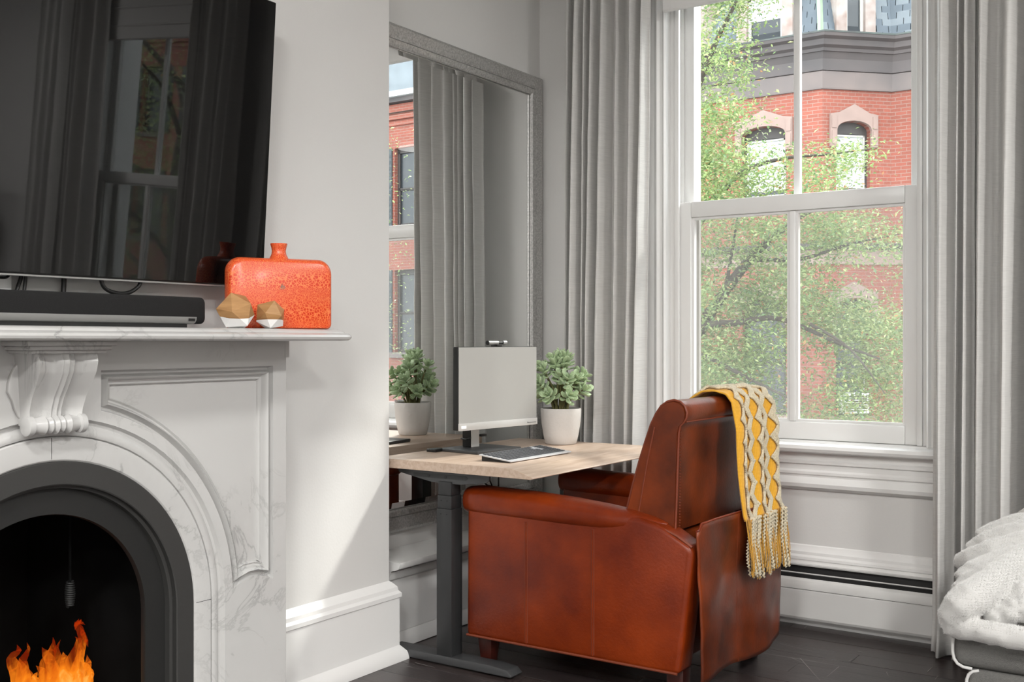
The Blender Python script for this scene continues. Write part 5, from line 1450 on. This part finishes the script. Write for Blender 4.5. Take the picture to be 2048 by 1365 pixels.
MB().loft([[(6, 21.7, ZN + .26), (34, 21.7, ZN + .26)], [(6, 22.6, ZN + 3.0), (34, 22.6, ZN + 3.0)]], caps=False, closed=False).obj('roof', 'slate_pale', nb)
for k in range(8):
    a = 1.6 + k * 3.3; d_ = MB()
    FN.box(d_, a, a + .18, -1.2, .0, ZN + .3, ZN + 2.0); FN.box(d_, a + 1.0, a + 1.18, -1.2, 0, ZN + .3, ZN + 2.0); FN.box(d_, a - .05, a + 1.23, -1.2, .05, ZN + 2.0, ZN + 2.3)
    d_ = d_.obj('dormer', 'shutter_dark', nb)
    FN.box(MB(), a + .181, a + .999, -.15, -.10, ZN + .3, ZN + 1.999).obj('pane', 'blind_white', d_)

# ------------------------------------------------------------------ street trees
def foliage(name, sprays, par, seed, size=(.034, .056)):
    q = random.Random(seed); V, Fc, C = [], [], []
    for (c, n, rx, rz_, tone) in sprays:
        for _ in range(n):
            d = Vector((q.gauss(0, 1), q.gauss(0, 1), q.gauss(0, 1)))
            p = c + Vector((d.x * rx, d.y * rx, d.z * rz_))
            L = q.uniform(*size); W = L * q.uniform(.38, .55)
            f = Vector((q.gauss(0, 1), q.gauss(0, 1), q.gauss(-.25, .5))).normalized()
            up = Vector((q.gauss(0, .5), q.gauss(0, .5), 1)); s = f.cross(up).normalized(); u = s.cross(f)
            k = len(V); cup = u * (L * .10)
            V += [p - f * L * .5, p + s * W * .5 + cup, p + f * L * .5, p - s * W * .5 + cup]
            Fc += [(k, k + 1, k + 2), (k, k + 2, k + 3)]
            g = q.random(); b = tone * q.uniform(.75, 1.25)
            if g < .56: col = (.20 * b, .27 * b, .10 * b)
            elif g < .74: col = (.13 * b, .21 * b, .09 * b)
            elif g < .97: col = (.33 * b, .38 * b, .17 * b)
            else: col = (.38 * b, .20 * b, .09 * b)
            C += [(*col, 1)] * 4
    me = bpy.data.meshes.new(name); me.from_pydata([tuple(v) for v in V], [], Fc)
    ca = me.color_attributes.new('tint', 'FLOAT_COLOR', 'POINT'); ca.data.foreach_set('color', [x for c in C for x in c])
    me.materials.append(MAT['tree_leaf']); o = bpy.data.objects.new(name, me); link(o, par); o['kind'] = 'stuff'
    return o
def limb(pts, r0, r1, par, nm='branch'):
    pts = [Vector(p) for p in pts]; sm = []
    for i in range(len(pts) - 1):
        p0, p1, p2, p3 = pts[max(i - 1, 0)], pts[i], pts[i + 1], pts[min(i + 2, len(pts) - 1)]
        for k in range(5):
            t = k / 5; sm.append(.5 * ((2 * p1) + (p2 - p0) * t + (2 * p0 - 5 * p1 + 4 * p2 - p3) * t * t + (3 * p1 - p0 - 3 * p2 + p3) * t ** 3))
    sm.append(pts[-1]); n = len(sm) - 1
    return MB().tube(sm, [r0 + (r1 - r0) * i / n for i in range(n + 1)], 8).obj(nm, 'bark', par, smooth=60)
DT = 10.2
PX = lambda u, v, d=DT: P(u, v, d=d)
b0 = PX(1330, 900); b0.z = GZ
t1 = thing('street_tree', 'leafy green street tree in front of the bay fronted brick house', 'tree', (b0.x, b0.y, GZ))
limb([b0, Vector((b0.x + .05, b0.y, -2)), PX(1330, 860), PX(1345, 760), PX(1335, 560), PX(1345, 300), PX(1360, 60), PX(1375, -200)], .15, .03, t1, 'trunk')
limb([PX(1345, 770), PX(1395, 668), PX(1450, 585), PX(1500, 520), PX(1545, 478), PX(1610, 430), PX(1690, 400, 10.6)], .075, .012, t1)
limb([PX(1340, 740), PX(1400, 660, 9.8), PX(1470, 648, 9.6), PX(1560, 640, 9.5), PX(1680, 690, 9.4), PX(1760, 720, 9.3)], .045, .008, t1)
limb([PX(1345, 300), PX(1390, 190), PX(1430, 90), PX(1470, 10), PX(1500, -60)], .04, .008, t1)
limb([PX(1350, 520), PX(1420, 420), PX(1480, 350), PX(1560, 320), PX(1660, 310), PX(1740, 300)], .035, .005, t1)
limb([PX(1345, 700), PX(1420, 720, 9.4), PX(1500, 760, 9.2), PX(1580, 800, 9.0)], .035, .006, t1)
limb([PX(1500, 520), PX(1600, 520, 9.9), PX(1700, 490, 9.8), PX(1800, 470, 9.7)], .025, .004, t1)
limb([PX(1450, 585), PX(1470, 470), PX(1480, 400)], .022, .005, t1)
limb([PX(1620, 650, 9.4), PX(1700, 700, 9.2), PX(1770, 790, 9.0)], .016, .004, t1)
limb([PX(1335, 620), PX(1200, 520, 10.8), PX(1050, 430, 11.3)], .05, .01, t1)
limb([PX(1335, 480), PX(1230, 300, 10.8), PX(1120, 120, 11.3)], .045, .01, t1)
q = random.Random(77); SP = []
def region(n, poly, cnt, tone=1., rx=.17, rz_=.10, dj=1.1):
    us = [p[0] for p in poly]; vs_ = [p[1] for p in poly]; k = 0; guard = 0
    while k < n and guard < 20000:
        guard += 1
        u, v = q.uniform(min(us), max(us)), q.uniform(min(vs_), max(vs_)); ins = False
        for i in range(len(poly)):
            (x0, y0), (x1, y1) = poly[i - 1], poly[i]
            if (y0 > v) != (y1 > v) and u < (x1 - x0) * (v - y0) / (y1 - y0) + x0: ins = not ins
        if not ins: continue
        k += 1; SP.append((PX(u, v, DT + q.uniform(-dj, dj)), int(cnt * 3.0 * q.uniform(.5, 1.4)), rx * q.uniform(.6, 1.3), rz_ * q.uniform(.6, 1.3), tone * q.uniform(.85, 1.15)))
region(64, [(1320, -60), (1520, -60), (1515, 30), (1470, 60), (1500, 130), (1510, 200), (1495, 250), (1480, 300), (1320, 320)], 56)
region(44, [(1330, 300), (1480, 300), (1560, 300), (1580, 360), (1480, 400), (1330, 420)], 50)
region(18, [(1560, 345), (1620, 300), (1700, 330), (1700, 390), (1560, 400)], 38, rx=.15)
region(7, [(1640, 300), (1740, 285), (1745, 310), (1690, 335)], 22, rx=.12, rz_=.06)
region(66, [(1330, 420), (1660, 420), (1640, 520), (1590, 600), (1330, 620)], 54)
region(26, [(1600, 420), (1720, 415), (1760, 460), (1810, 465), (1812, 500), (1740, 520), (1640, 510)], 46, rx=.16)
region(70, [(1330, 600), (1590, 590), (1580, 700), (1500, 760), (1330, 780)], 52)
region(40, [(1580, 560), (1660, 590), (1740, 600), (1790, 670), (1700, 690), (1590, 690)], 44)
region(34, [(1650, 640), (1790, 640), (1810, 700), (1810, 770), (1700, 760)], 44)
region(38, [(1330, 720), (1530, 700), (1560, 790), (1500, 860), (1330, 880)], 46)
region(24, [(1640, 750), (1760, 740), (1812, 760), (1812, 860), (1760, 860), (1660, 800)], 40)
region(8, [(1590, 800), (1625, 820), (1620, 860), (1590, 860)], 24)
region(10, [(1640, 820), (1720, 830), (1700, 870), (1650, 860)], 24)
# the crown goes on outside the window's view
region(70, [(1000, -200), (1320, -250), (1330, 500), (1200, 600), (1020, 400)], 40, dj=1.6, rx=.3, rz_=.2)
region(40, [(1350, -300), (1560, -300), (1530, -70), (1350, -70)], 40, dj=1.4, rx=.25)
region(16, [(1815, 480), (1900, 500), (1900, 800), (1815, 780)], 40, dj=1.2, rx=.2)
foliage('foliage', SP, t1, 3)

t2 = thing('street_tree', 'leafy street tree in front of the house with dark shutters', 'tree', (7.4, 9.8, GZ))
limb([(7.4, 9.8, GZ), (7.45, 9.8, -2), (7.4, 9.8, 0), (7.5, 9.7, 2), (7.4, 9.9, 4.2)], .16, .05, t2, 'trunk')
q = random.Random(19); SP = []
for k in range(13):
    a = k * 2.4; h = .2 + k * .30
    e = Vector((7.4 + math.cos(a) * q.uniform(1.6, 3.0), 9.8 + math.sin(a) * q.uniform(1.2, 2.2), h + q.uniform(.6, 1.6)))
    limb([(7.4, 9.8, h), Vector((7.4, 9.8, h)).lerp(e, .5) + Vector((0, 0, .25)), e], .05, .012, t2)
for k in range(430):
    d = Vector((q.gauss(0, 1), q.gauss(0, 1), q.gauss(0, 1))).normalized() * q.random() ** .4
    SP.append((Vector((7.1 + d.x * 4.2, 9.8 + d.y * 2.5, 2.0 + d.z * 3.4)), 75, .24, .16, q.uniform(.85, 1.15)))
foliage('foliage', SP, t2, 8)
